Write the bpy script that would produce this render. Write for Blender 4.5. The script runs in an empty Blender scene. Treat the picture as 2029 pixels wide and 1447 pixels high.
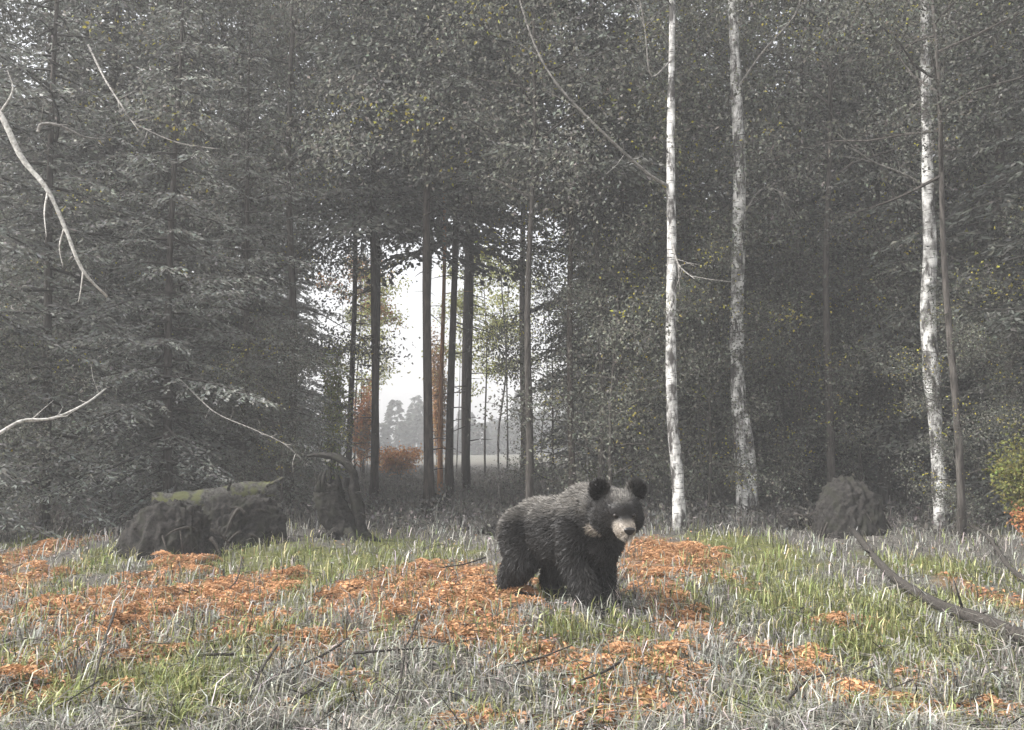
import bpy, bmesh, math, random
import numpy as np
from mathutils import Vector, Matrix

# ------------------------------------------------------------------ camera, sky, sun, exposure
SC = bpy.context.scene
COL = SC.collection
R = math.radians
CAM_H, PITCH, FPX, CX, CY = 1.30, R(4.6), 1949.0, 1014.5, 723.5

cam_data = bpy.data.cameras.new('camera')
cam_data.sensor_width = 36.0
cam_data.lens = 36.0 * FPX / 2029.0
cam_data.clip_start = 0.05
cam_data.clip_end = 3000.0
cam = bpy.data.objects.new('camera', cam_data)
COL.objects.link(cam)
cam.location = (0, 0, CAM_H)
cam.rotation_euler = (R(90) + PITCH, 0, 0)
SC.camera = cam

SUN_EL, SUN_AZ = R(48), R(-108)          # azimuth measured from +Y (view direction) towards +X
world = bpy.data.worlds.new('World')
SC.world = world
world.use_nodes = True
wn = world.node_tree.nodes
wl = world.node_tree.links
bg = wn['Background']
sky = wn.new('ShaderNodeTexSky')
sky.sky_type = 'NISHITA'
sky.sun_disc = False
sky.sun_elevation = SUN_EL
sky.sun_rotation = SUN_AZ
sky.air_density = 1.0
sky.dust_density = 6.0
sky.ozone_density = 1.0
hs = wn.new('ShaderNodeHueSaturation')
hs.inputs['Saturation'].default_value = 0.2      # cloud veil: a pale, nearly neutral sky
wl.new(sky.outputs[0], hs.inputs['Color'])
wl.new(hs.outputs[0], bg.inputs['Color'])
bg.inputs['Strength'].default_value = 0.15

sun_data = bpy.data.lights.new('sun', 'SUN')
sun_data.energy = 1.5
sun_data.angle = R(14)
sun_data.color = (1.0, 0.975, 0.94)
sun = bpy.data.objects.new('sun', sun_data)
COL.objects.link(sun)
sv = Vector((math.sin(SUN_AZ) * math.cos(SUN_EL), math.cos(SUN_AZ) * math.cos(SUN_EL), math.sin(SUN_EL)))
sun.rotation_euler = sv.to_track_quat('Z', 'Y').to_euler()
sun.location = sv * 60

SC.view_settings.view_transform = 'Standard'
SC.view_settings.look = 'None'
SC.view_settings.gamma = 1.0
SC.view_settings.use_curve_mapping = False
SC.view_settings.exposure = 1.58
SC.render.engine = 'CYCLES'
SC.cycles.use_denoising = True
SC.cycles.max_bounces = 4
SC.cycles.diffuse_bounces = 2
SC.cycles.transmission_bounces = 2
SC.cycles.volume_bounces = 0
SC.cycles.use_light_tree = False
SC.cycles.adaptive_threshold = 0.03

# ------------------------------------------------------------------ helpers
rng = np.random.default_rng(11)
random.seed(11)


def gh(x, y):
    """height of the forest floor"""
    x = np.asarray(x, float); y = np.asarray(y, float)
    z = 0.045 * np.sin(x * 0.9 + 1.3) * np.cos(y * 0.7 - 0.4) + 0.025 * np.sin(x * 2.3 + y * 1.1) + 0.018 * np.sin(x * 3.7 - y * 2.9 + 2)
    z = z + 0.10 * np.exp(-((y - 12.5) / 1.8) ** 2) * (0.6 + 0.4 * np.sin(x * 1.1))
    fade = np.clip((90 - np.abs(y)) / 60, 0, 1) * np.clip((90 - np.abs(x)) / 60, 0, 1)
    return z * fade


def ground_at(px, py):
    """ground point that a spot of the clearing lies on (metres)"""
    a, b = (px - CX) / FPX, (CY - py) / FPX
    d = (a, math.cos(PITCH) - b * math.sin(PITCH), math.sin(PITCH) + b * math.cos(PITCH))
    t = CAM_H / max(1e-4, -d[2])
    return d[0] * t, d[1] * t


def at(px, py, y):
    """point at depth y metres"""
    a, b = (px - CX) / FPX, (CY - py) / FPX
    d = (a, math.cos(PITCH) - b * math.sin(PITCH), math.sin(PITCH) + b * math.cos(PITCH))
    t = y / d[1]
    return (d[0] * t, y, CAM_H + d[2] * t)


def xat(px, y):
    return (px - CX) / FPX * y


class MB:
    """collects triangles with a vertex colour"""
    def __init__(s):
        s.v, s.f, s.c, s.m, s.n = [], [], [], [], 0

    def add(s, v, f, col=(1, 1, 1), mat=0):
        v = np.asarray(v, float).reshape(-1, 3); f = np.asarray(f, int).reshape(-1, 3)
        s.v.append(v); s.f.append(f + s.n)
        c = np.asarray(col, float)
        s.c.append(np.broadcast_to(c, (len(v), 3)) if c.ndim == 1 else c)
        s.m.append(np.full(len(f), mat)); s.n += len(v)

    def mesh(s, name, mats, smooth=True):
        v = np.concatenate(s.v); f = np.concatenate(s.f); c = np.concatenate(s.c); m = np.concatenate(s.m)
        me = bpy.data.meshes.new(name)
        me.vertices.add(len(v)); me.vertices.foreach_set('co', v.ravel().astype(np.float32))
        me.loops.add(len(f) * 3); me.loops.foreach_set('vertex_index', f.ravel().astype(np.int32))
        me.polygons.add(len(f)); me.polygons.foreach_set('loop_start', np.arange(0, len(f) * 3, 3, dtype=np.int32))
        at_ = me.attributes.new('Col', 'FLOAT_COLOR', 'POINT')
        at_.data.foreach_set('color', np.concatenate([c, np.ones((len(c), 1))], 1).ravel().astype(np.float32))
        for k in (mats if isinstance(mats, (list, tuple)) else [mats]):
            me.materials.append(k)
        me.polygons.foreach_set('material_index', m.astype(np.int32))
        me.polygons.foreach_set('use_smooth', np.full(len(f), smooth))
        me.update(calc_edges=True)
        me.validate()
        return me


def link(name, data, parent=None, loc=None, rz=None, scale=None):
    o = bpy.data.objects.new(name, data)
    COL.objects.link(o)
    if parent is not None:
        o.parent = parent
    if loc is not None:
        o.location = loc
    if rz is not None:
        o.rotation_euler = (0, 0, rz)
    if scale is not None:
        o.scale = (scale, scale, scale) if np.isscalar(scale) else scale
    return o


def tag(o, label=None, cat=None, group=None, kind=None):
    if label: o['label'] = label
    if cat: o['category'] = cat
    if group: o['group'] = group
    if kind: o['kind'] = kind
    return o


def nrm(a):
    a = np.asarray(a, float)
    return a / np.maximum(np.linalg.norm(a, axis=-1, keepdims=True), 1e-9)


def tube(pts, rad, sides=6, rough=0.0, seed=0, cap=True):
    pts = np.asarray(pts, float); n = len(pts)
    rad = np.broadcast_to(np.asarray(rad, float), (n,))
    tan = nrm(np.gradient(pts, axis=0))
    ref = np.array([0, 0, 1.0]) if abs(tan[0][2]) < 0.9 else np.array([1.0, 0, 0])
    V = []
    r_ = np.random.default_rng(seed)
    prof = 1 + rough * r_.normal(size=sides)
    ang = np.linspace(0, 2 * np.pi, sides, endpoint=False)
    u = nrm(np.cross(tan[0], ref))
    for i in range(n):
        u = nrm(u - tan[i] * np.dot(u, tan[i])); w = np.cross(tan[i], u)
        q = rad[i] * prof * (1 + rough * 0.5 * r_.normal(size=sides))
        V.append(pts[i] + (np.cos(ang) * q)[:, None] * u + (np.sin(ang) * q)[:, None] * w)
    V = np.concatenate(V)
    F = []
    for i in range(n - 1):
        for j in range(sides):
            a, b = i * sides + j, i * sides + (j + 1) % sides
            F += [(a, b, b + sides), (a, b + sides, a + sides)]
    if cap:
        V = np.vstack([V, pts[0], pts[-1]])
        k = n * sides
        for j in range(sides):
            F += [(k, (j + 1) % sides, j), (k + 1, (n - 1) * sides + j, (n - 1) * sides + (j + 1) % sides)]
    return V, F


def curve_pts(ctrl, n=24):
    """Catmull-Rom through control points"""
    c = np.asarray(ctrl, float)
    c = np.vstack([2 * c[0] - c[1], c, 2 * c[-1] - c[-2]])
    m = len(c) - 3
    out = []
    for t in np.linspace(0, m - 1e-6, n):
        i = int(t); u = t - i
        p0, p1, p2, p3 = c[i:i + 4]
        out.append(0.5 * (2 * p1 + (p2 - p0) * u + (2 * p0 - 5 * p1 + 4 * p2 - p3) * u * u + (3 * p1 - p0 - 3 * p2 + p3) * u ** 3))
    return np.array(out)


def leaves(mb, P, D, L, W, col, r_, fold=0.25, mat=0, upright=None):
    """bent rhombic blades: base, two sides, tip"""
    P = np.asarray(P, float); n = len(P)
    D = nrm(D)
    rv = r_.normal(size=(n, 3)) if upright is None else np.broadcast_to(upright, (n, 3)) + 0.35 * r_.normal(size=(n, 3))
    S = nrm(np.cross(D, rv)); N = np.cross(S, D)
    L = np.broadcast_to(np.asarray(L, float), (n,))[:, None]; W = np.broadcast_to(np.asarray(W, float), (n,))[:, None]
    a = P; b = P + D * L * 0.45 + S * W * 0.5 + N * W * fold
    c = P + D * L - N * L * fold * 0.4; d = P + D * L * 0.45 - S * W * 0.5 + N * W * fold
    V = np.stack([a, b, c, d], 1).reshape(-1, 3)
    i = np.arange(n)[:, None] * 4
    F = np.concatenate([i + np.array([[0, 1, 2]]), i + np.array([[0, 2, 3]])], 1).reshape(-1, 3)
    col = np.asarray(col, float)
    C = np.repeat(col, 4, 0) if col.ndim == 2 else col
    mb.add(V, F, C, mat)


def blades(mb, P, H, lean, W, col, r_):
    """grass blades of two segments"""
    n = len(P); az = r_.uniform(0, 2 * np.pi, n)
    d = np.stack([np.cos(az), np.sin(az), np.zeros(n)], 1); s = np.stack([-np.sin(az), np.cos(az), np.zeros(n)], 1)
    up = np.array([0, 0, 1.0]); H = H[:, None]; lean = lean[:, None]; W = np.broadcast_to(np.asarray(W, float), (n,))[:, None]
    m = P + up * H * 0.6 + d * H * lean * 0.3
    t = P + up * H * (1 - 0.35 * lean) + d * H * lean
    V = np.stack([P - s * W / 2, P + s * W / 2, m - s * W * 0.4, m + s * W * 0.4, t], 1).reshape(-1, 3)
    i = np.arange(n)[:, None] * 5
    F = np.concatenate([i + np.array([[0, 1, 3]]), i + np.array([[0, 3, 2]]), i + np.array([[2, 3, 4]])], 1).reshape(-1, 3)
    mb.add(V, F, np.repeat(col, 5, 0))


def jitter(base, n, r_, amt=0.25, hue=0.06):
    base = np.asarray(base, float)
    return np.clip(base * (1 + amt * r_.normal(size=(n, 1))) * (1 + hue * r_.normal(size=(n, 3))), 0.004, 0.9)


# ------------------------------------------------------------------ materials
def mat_new(name):
    m = bpy.data.materials.new(name); m.use_nodes = True
    nt = m.node_tree
    return m, nt.nodes, nt.links, nt.nodes['Principled BSDF']


def mat_leaf(name, rough=0.55, trans=0.25, rand=0.25, spec=0.3):
    m, N, Lk, p = mat_new(name)
    at_ = N.new('ShaderNodeAttribute'); at_.attribute_name = 'Col'
    oi = N.new('ShaderNodeObjectInfo')
    mr = N.new('ShaderNodeMapRange'); mr.inputs[3].default_value = 1 - rand; mr.inputs[4].default_value = 1 + rand
    Lk.new(oi.outputs['Random'], mr.inputs[0])
    mx = N.new('ShaderNodeMix'); mx.data_type = 'RGBA'; mx.blend_type = 'MULTIPLY'; mx.inputs[0].default_value = 1
    Lk.new(at_.outputs['Color'], mx.inputs[6]); Lk.new(mr.outputs[0], mx.inputs[7])
    Lk.new(mx.outputs[2], p.inputs['Base Color'])
    p.inputs['Roughness'].default_value = rough
    p.inputs['Specular IOR Level'].default_value = spec
    if trans > 0:
        t = N.new('ShaderNodeBsdfTranslucent'); Lk.new(mx.outputs[2], t.inputs['Color'])
        ms = N.new('ShaderNodeMixShader'); ms.inputs[0].default_value = trans
        Lk.new(p.outputs[0], ms.inputs[1]); Lk.new(t.outputs[0], ms.inputs[2])
        Lk.new(ms.outputs[0], N['Material Output'].inputs['Surface'])
    return m


def mat_bark(name, c1, c2, scale=(9, 9, 1.6), rough=0.9, bump=0.6, moss=None):
    m, N, Lk, p = mat_new(name)
    tc = N.new('ShaderNodeTexCoord'); mp = N.new('ShaderNodeMapping'); mp.inputs['Scale'].default_value = scale
    Lk.new(tc.outputs['Object'], mp.inputs[0])
    n1 = N.new('ShaderNodeTexNoise'); n1.inputs['Scale'].default_value = 3.0; n1.inputs['Detail'].default_value = 7; n1.inputs['Roughness'].default_value = 0.65
    Lk.new(mp.outputs[0], n1.inputs['Vector'])
    cr = N.new('ShaderNodeValToRGB')
    cr.color_ramp.elements[0].position = 0.36; cr.color_ramp.elements[0].color = (*c1, 1)
    cr.color_ramp.elements[1].position = 0.66; cr.color_ramp.elements[1].color = (*c2, 1)
    Lk.new(n1.outputs[0], cr.inputs[0])
    out = cr.outputs[0]
    if moss:
        n2 = N.new('ShaderNodeTexNoise'); n2.inputs['Scale'].default_value = 5.5; n2.inputs['Detail'].default_value = 8
        Lk.new(tc.outputs['Object'], n2.inputs['Vector'])
        r2 = N.new('ShaderNodeValToRGB'); r2.color_ramp.elements[0].position = 0.50; r2.color_ramp.elements[1].position = 0.62
        Lk.new(n2.outputs[0], r2.inputs[0])
        mx = N.new('ShaderNodeMix'); mx.data_type = 'RGBA'; mx.inputs[7].default_value = (*moss, 1)
        Lk.new(r2.outputs[0], mx.inputs[0]); Lk.new(out, mx.inputs[6]); out = mx.outputs[2]
    Lk.new(out, p.inputs['Base Color'])
    p.inputs['Roughness'].default_value = rough; p.inputs['Specular IOR Level'].default_value = 0.2
    b = N.new('ShaderNodeBump'); b.inputs['Strength'].default_value = bump; b.inputs['Distance'].default_value = 0.02
    Lk.new(n1.outputs[0], b.inputs['Height']); Lk.new(b.outputs[0], p.inputs['Normal'])
    return m


def mat_birch():
    m, N, Lk, p = mat_new('birch_bark')
    tc = N.new('ShaderNodeTexCoord')
    # dark diamond scars and rough black patches
    n1 = N.new('ShaderNodeTexNoise'); n1.inputs['Scale'].default_value = 2.4; n1.inputs['Detail'].default_value = 5; n1.inputs['Roughness'].default_value = 0.7
    mp1 = N.new('ShaderNodeMapping'); mp1.inputs['Scale'].default_value = (3.0, 3.0, 1.0)
    Lk.new(tc.outputs['Object'], mp1.inputs[0]); Lk.new(mp1.outputs[0], n1.inputs['Vector'])
    r1 = N.new('ShaderNodeValToRGB'); r1.color_ramp.elements[0].position = 0.47; r1.color_ramp.elements[1].position = 0.58
    Lk.new(n1.outputs[0], r1.inputs[0])
    # thin horizontal lenticels
    mp2 = N.new('ShaderNodeMapping'); mp2.inputs['Scale'].default_value = (5, 5, 42)
    n2 = N.new('ShaderNodeTexNoise'); n2.inputs['Scale'].default_value = 1.6; n2.inputs['Detail'].default_value = 3
    Lk.new(tc.outputs['Object'], mp2.inputs[0]); Lk.new(mp2.outputs[0], n2.inputs['Vector'])
    r2 = N.new('ShaderNodeValToRGB'); r2.color_ramp.elements[0].position = 0.60; r2.color_ramp.elements[1].position = 0.66
    Lk.new(n2.outputs[0], r2.inputs[0])
    mxf = N.new('ShaderNodeMath'); mxf.operation = 'MAXIMUM'
    Lk.new(r1.outputs[0], mxf.inputs[0]); Lk.new(r2.outputs[0], mxf.inputs[1])
    n3 = N.new('ShaderNodeTexNoise'); n3.inputs['Scale'].default_value = 7; n3.inputs['Detail'].default_value = 4
    Lk.new(tc.outputs['Object'], n3.inputs['Vector'])
    r3 = N.new('ShaderNodeValToRGB'); r3.color_ramp.elements[0].color = (0.16, 0.155, 0.145, 1); r3.color_ramp.elements[1].color = (0.74, 0.73, 0.70, 1)
    r3.color_ramp.elements[0].position = 0.3; r3.color_ramp.elements[1].position = 0.62
    Lk.new(n3.outputs[0], r3.inputs[0])
    mx = N.new('ShaderNodeMix'); mx.data_type = 'RGBA'; mx.inputs[7].default_value = (0.045, 0.04, 0.036, 1)
    Lk.new(mxf.outputs[0], mx.inputs[0]); Lk.new(r3.outputs[0], mx.inputs[6])
    Lk.new(mx.outputs[2], p.inputs['Base Color'])
    p.inputs['Roughness'].default_value = 0.75
    b = N.new('ShaderNodeBump'); b.inputs['Strength'].default_value = 0.5; b.inputs['Distance'].default_value = 0.015; b.invert = True
    Lk.new(mxf.outputs[0], b.inputs['Height']); Lk.new(b.outputs[0], p.inputs['Normal'])
    return m


def mat_ground():
    m, N, Lk, p = mat_new('forest_floor')
    at_ = N.new('ShaderNodeAttribute'); at_.attribute_name = 'Col'
    tc = N.new('ShaderNodeTexCoord')
    n1 = N.new('ShaderNodeTexNoise'); n1.inputs['Scale'].default_value = 14; n1.inputs['Detail'].default_value = 9; n1.inputs['Roughness'].default_value = 0.72
    Lk.new(tc.outputs['Object'], n1.inputs['Vector'])
    mr = N.new('ShaderNodeMapRange'); mr.inputs[1].default_value = 0.3; mr.inputs[2].default_value = 0.7; mr.inputs[3].default_value = 0.45; mr.inputs[4].default_value = 1.5
    Lk.new(n1.outputs[0], mr.inputs[0])
    mx = N.new('ShaderNodeMix'); mx.data_type = 'RGBA'; mx.blend_type = 'MULTIPLY'; mx.inputs[0].default_value = 1
    Lk.new(at_.outputs['Color'], mx.inputs[6]); Lk.new(mr.outputs[0], mx.inputs[7])
    Lk.new(mx.outputs[2], p.inputs['Base Color'])
    p.inputs['Roughness'].default_value = 0.95; p.inputs['Specular IOR Level'].default_value = 0.1
    b = N.new('ShaderNodeBump'); b.inputs['Strength'].default_value = 0.9; b.inputs['Distance'].default_value = 0.04
    Lk.new(n1.outputs[0], b.inputs['Height']); Lk.new(b.outputs[0], p.inputs['Normal'])
    return m


M_NEEDLE = mat_leaf('needles', 0.6, 0.12, 0.25)
M_LEAF = mat_leaf('leaves', 0.5, 0.42, 0.2)
M_GRASS = mat_leaf('grass_blades', 0.55, 0.25, 0.0)
M_LITTER = mat_leaf('fallen_leaves', 0.7, 0.1, 0.0)
M_FERN = mat_leaf('withered_fern', 0.7, 0.2, 0.25)
M_BARK = mat_bark('dark_bark', (0.022, 0.019, 0.017), (0.10, 0.09, 0.08))
M_PINE = mat_bark('pine_bark', (0.018, 0.015, 0.013), (0.075, 0.06, 0.05))
M_RED = mat_bark('orange_pine_bark', (0.24, 0.11, 0.05), (0.52, 0.27, 0.13))
M_GREYBARK = mat_bark('grey_bark', (0.10, 0.095, 0.09), (0.38, 0.36, 0.33), (6, 6, 6), bump=0.3)
M_PALE = mat_bark('bleached_wood', (0.22, 0.21, 0.19), (0.62, 0.60, 0.56), (8, 8, 8), bump=0.3)
M_ROT = mat_bark('rotten_wood', (0.008, 0.0075, 0.007), (0.045, 0.041, 0.037), (9, 9, 9), bump=1.0, moss=(0.024, 0.024, 0.018))
M_LOGMOSS = mat_bark('mossy_log_bark', (0.03, 0.028, 0.025), (0.20, 0.19, 0.17), (6, 6, 6), bump=0.9, moss=(0.17, 0.175, 0.085))
M_STICK = mat_bark('stick_bark', (0.02, 0.018, 0.016), (0.075, 0.066, 0.058), (14, 14, 14), bump=0.4)
M_BIRCH = mat_birch()
M_GROUND = mat_ground()

# ------------------------------------------------------------------ patches of the clearing floor
ORANGE = [(300, 1330, 60, 18), (480, 1440, 60, 12), (720, 1385, 50, 12), (880, 1435, 50, 12), (1130, 1440, 70, 14), (1950, 1420, 60, 16), (1420, 1400, 40, 14), (20, 1115, 60, 45), (90, 1225, 120, 65), (270, 1205, 190, 45), (170, 1300, 125, 50), (440, 1175, 115, 50), (490, 1245, 60, 45),
          (332, 1135, 36, 35), (850, 1165, 160, 52), (940, 1225, 90, 50), (690, 1185, 40, 30), (625, 1280, 90, 32), (660, 1342, 60, 16), (590, 1426, 70, 18),
          (1340, 1115, 90, 38), (1290, 1165, 45, 45), (1060, 1300, 85, 34), (1385, 1248, 60, 35), (1270, 1290, 80, 30),
          (1340, 1335, 55, 48), (1200, 1335, 75, 28), (1250, 1400, 115, 40), (1490, 1290, 60, 13), (1605, 1330, 60, 40),
          (1660, 1385, 105, 36), (1850, 1352, 50, 22), (1670, 1243, 46, 12), (1800, 1425, 95, 22), (2012, 1190, 34, 50), (2020, 1030, 26, 26),
          (60, 1405, 60, 40), (205, 1405, 45, 18), (375, 1412, 35, 14), (940, 1410, 55, 14), (-150, 1200, 120, 80), (-120, 1380, 130, 60), (2180, 1300, 90, 60), (1400, 1420, 60, 24)]
GREEN = [(180, 1405, 200, 50), (420, 1420, 120, 40), (640, 1400, 50, 20), (1740, 1420, 80, 24), (1480, 1440, 60, 18), (60, 1075, 50, 16), (205, 1120, 70, 40), (420, 1115, 90, 30), (560, 1110, 120, 22), (700, 1125, 130, 35), (140, 1180, 60, 20), (610, 1165, 60, 30),
         (90, 1330, 100, 45), (330, 1375, 150, 65), (480, 1295, 90, 48), (560, 1260, 60, 25), (770, 1080, 70, 14), (880, 1105, 70, 22), (120, 1425, 110, 24),
         (1480, 1100, 130, 38), (1600, 1185, 180, 85), (1430, 1150, 70, 35), (1700, 1270, 110, 45), (1850, 1125, 110, 30), (1880, 1190, 110, 30),
         (1230, 1268, 90, 32), (1125, 1262, 60, 28), (1370, 1210, 55, 30), (1090, 1175, 40, 25), (1550, 1425, 90, 28), (1500, 1345, 45, 20), (1700, 1340, 60, 20),
         (1900, 1310, 90, 22), (1740, 985, 40, 20), (1980, 1050, 60, 40), (760, 1265, 60, 16), (430, 1425, 70, 20), (-100, 1290, 120, 50), (2150, 1180, 120, 60)]


def to_world(pl):
    out = []
    for (px, py, hw, hh) in pl:
        x, y = ground_at(px, py)
        y0 = ground_at(px, py + hh)[1]; y1 = ground_at(px, max(py - hh, 915))[1]
        out.append((x, y, hw / FPX * y, min((y1 - y0) / 2, 2.5)))
    return np.array(out)


W_OR, W_GR = to_world(ORANGE), to_world(GREEN)


def cover(x, y, table, off=1.2):
    """0..1: how strongly a spot belongs to a set of patches"""
    x = np.asarray(x, float); y = np.asarray(y, float)
    wob = 0.30 * np.sin(x * 7 + y * 3 + 2 * np.sin(y * 5)) + 0.26 * np.sin(x * 4.1 - y * 8.3 + 1) + 0.2 * np.sin(x * 15 + y * 11) + 0.15 * np.sin(x * 29 - y * 23)
    best = np.full(x.shape, 9.0)
    for (cx, cy, rx, ry) in table:
        best = np.minimum(best, ((x - cx) / rx) ** 2 + ((y - cy) / ry) ** 2)
    return np.clip((off + wob - best) / 0.7, 0, 1)


# ------------------------------------------------------------------ ground sheet
def build_ground():
    fine = np.arange(-14, 14.01, 0.16)
    far = 14 + np.cumsum(0.2 * 1.16 ** np.arange(1, 42)); far = far[far < 400]; far = np.append(far, 400)
    xs = np.concatenate([-far[::-1], fine, far])
    yf = np.arange(2, 24.01, 0.16); ya = 24 + np.cumsum(0.2 * 1.16 ** np.arange(1, 42)); ya = ya[ya < 400]; ya = np.append(ya, 400)
    ys = np.concatenate([-far[::-1] , np.linspace(-13, 1.5, 20), yf, ya])
    X, Y = np.meshgrid(xs, ys)
    Z = gh(X, Y)
    near = (np.abs(X) < 13) & (Y > 2.5) & (Y < 23)
    Z = Z + near * rng.normal(0, 0.008, X.shape)
    o, g = cover(X, Y, W_OR, 1.5), cover(X, Y, W_GR) 
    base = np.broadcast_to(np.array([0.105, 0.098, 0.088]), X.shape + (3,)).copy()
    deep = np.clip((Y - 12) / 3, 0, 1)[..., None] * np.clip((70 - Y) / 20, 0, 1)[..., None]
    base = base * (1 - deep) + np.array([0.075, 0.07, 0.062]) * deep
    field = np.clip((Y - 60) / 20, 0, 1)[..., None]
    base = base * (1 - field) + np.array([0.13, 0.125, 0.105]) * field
    base = base * (1 - g[..., None]) + np.array([0.11, 0.115, 0.045]) * g[..., None]
    base = base * (1 - o[..., None]) + np.array([0.22, 0.125, 0.065]) * o[..., None]
    ny, nx = X.shape
    V = np.stack([X, Y, Z], -1).reshape(-1, 3)
    i = np.arange(ny - 1)[:, None] * nx + np.arange(nx - 1)[None]
    i = i.ravel()
    F = np.concatenate([np.stack([i, i + 1, i + nx + 1], 1), np.stack([i, i + nx + 1, i + nx], 1)])
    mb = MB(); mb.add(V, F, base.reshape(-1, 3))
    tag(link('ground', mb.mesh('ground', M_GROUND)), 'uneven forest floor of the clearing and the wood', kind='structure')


build_ground()

# ------------------------------------------------------------------ trees
def conifer(name, seed, H, base_z, Rb, n_bough, rl, rw, dens, trunk_r, col, bark, droop=0.25, top_pow=0.8, stubs=10, lean=0.0, dead=True):
    """tall conifer: trunk mesh and crown mesh (boughs with side twigs and needle sprays)"""
    r_ = np.random.default_rng(seed)
    tr = MB()
    zs = np.linspace(-0.25, H * 0.98, 16)
    px_ = lean * zs / H * 1.0 + 0.05 * np.sin(zs * 0.6 + seed); py_ = 0.05 * np.cos(zs * 0.5 + seed)
    px_ -= px_[0]; py_ -= py_[0]
    rad = trunk_r * (1 - 0.93 * np.clip(zs / H, 0, 1)) ** 0.85; rad[0] *= 1.45; rad[1] *= 1.04
    tr.add(*tube(np.stack([px_, py_, zs], 1), rad, 10, 0.05, seed))
    ax = lambda z: np.array([np.interp(z, zs, px_), np.interp(z, zs, py_), z])
    for k in range(stubs):                                   # dead snags below the crown
        z = r_.uniform(0.8, max(base_z, 2.5)); az = r_.uniform(0, 6.28); l = r_.uniform(0.25, 0.9)
        d = np.array([math.cos(az), math.sin(az), r_.uniform(-0.35, 0.25)])
        p0 = ax(z); p1 = p0 + d * l * 0.5; p2 = p0 + d * l + np.array([0, 0, -0.08 * l])
        tr.add(*tube([p0, p1, p2], [0.014, 0.009, 0.003], 4, cap=False))
    cw = MB(); P, D, Cc = [], [], []
    for k in range(n_bough):
        u = (k + r_.uniform(0, 1)) / n_bough
        z = base_z + (H - base_z) * u ** 0.9
        L = (Rb * (1 - u) ** top_pow + 0.25) * r_.uniform(0.6, 1.15)
        az = k * 2.39996 + r_.normal(0, 0.3)
        el = 0.35 * u - 0.12 + r_.normal(0, 0.12)
        f = np.array([math.cos(az), math.sin(az), 0]); s = np.array([-math.sin(az), math.cos(az), 0])
        t = np.linspace(0, 1, 7)
        ctr = ax(z) + np.outer(t * L, f) + np.outer(L * (math.tan(el) * t - droop * t ** 2 + 0.10 * t ** 4), [0, 0, 1]) + np.outer(0.06 * L * np.sin(3 * t + k), s)
        cw.add(*tube(ctr, np.linspace(0.012 + 0.008 * L, 0.003, 7), 4, cap=False), col=(0.05, 0.045, 0.04))
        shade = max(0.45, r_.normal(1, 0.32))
        nt = max(4, int(L / 0.075 * dens))
        for j in range(nt):
            tt = 0.16 + 0.84 * (j + r_.uniform()) / nt
            sg = 1 if j % 2 else -1
            l = (0.42 * L * (1 - tt) ** 0.8 + 0.10) * r_.uniform(0.6, 1.2)
            b0 = np.array([np.interp(tt, t, ctr[:, q]) for q in range(3)])
            d = nrm(f * 0.62 + s * sg * 0.78 + np.array([0, 0, -0.18 + r_.normal(0, 0.12)]))
            m = max(2, int(l / (rl * 0.42)))
            q = (np.arange(m) + r_.uniform(0, 1, m)) / m
            pos = b0 + np.outer(q * l, d) + np.outer(-0.22 * l * q ** 2, [0, 0, 1]) + r_.normal(0, rl * 0.09, (m, 3))
            sd = np.cross(d, [0, 0, 1])
            dd = d * 0.7 + np.outer(r_.choice([-1, 1], m) * r_.uniform(0.2, 0.9, m), sd) + np.outer(r_.normal(-0.2, 0.22, m), [0, 0, 1])
            P.append(pos); D.append(dd)
            tipw = 0.85 + 0.4 * tt
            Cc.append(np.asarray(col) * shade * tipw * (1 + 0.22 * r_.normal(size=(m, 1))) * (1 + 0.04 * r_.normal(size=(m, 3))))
    P = np.concatenate(P); D = np.concatenate(D); Cc = np.clip(np.concatenate(Cc), 0.008, 0.6)
    n = len(P)
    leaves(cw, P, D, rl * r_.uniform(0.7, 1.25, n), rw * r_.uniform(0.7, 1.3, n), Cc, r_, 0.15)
    return tr.mesh(name + '_trunk', bark), cw.mesh(name + '_crown', M_NEEDLE, smooth=False)


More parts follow.
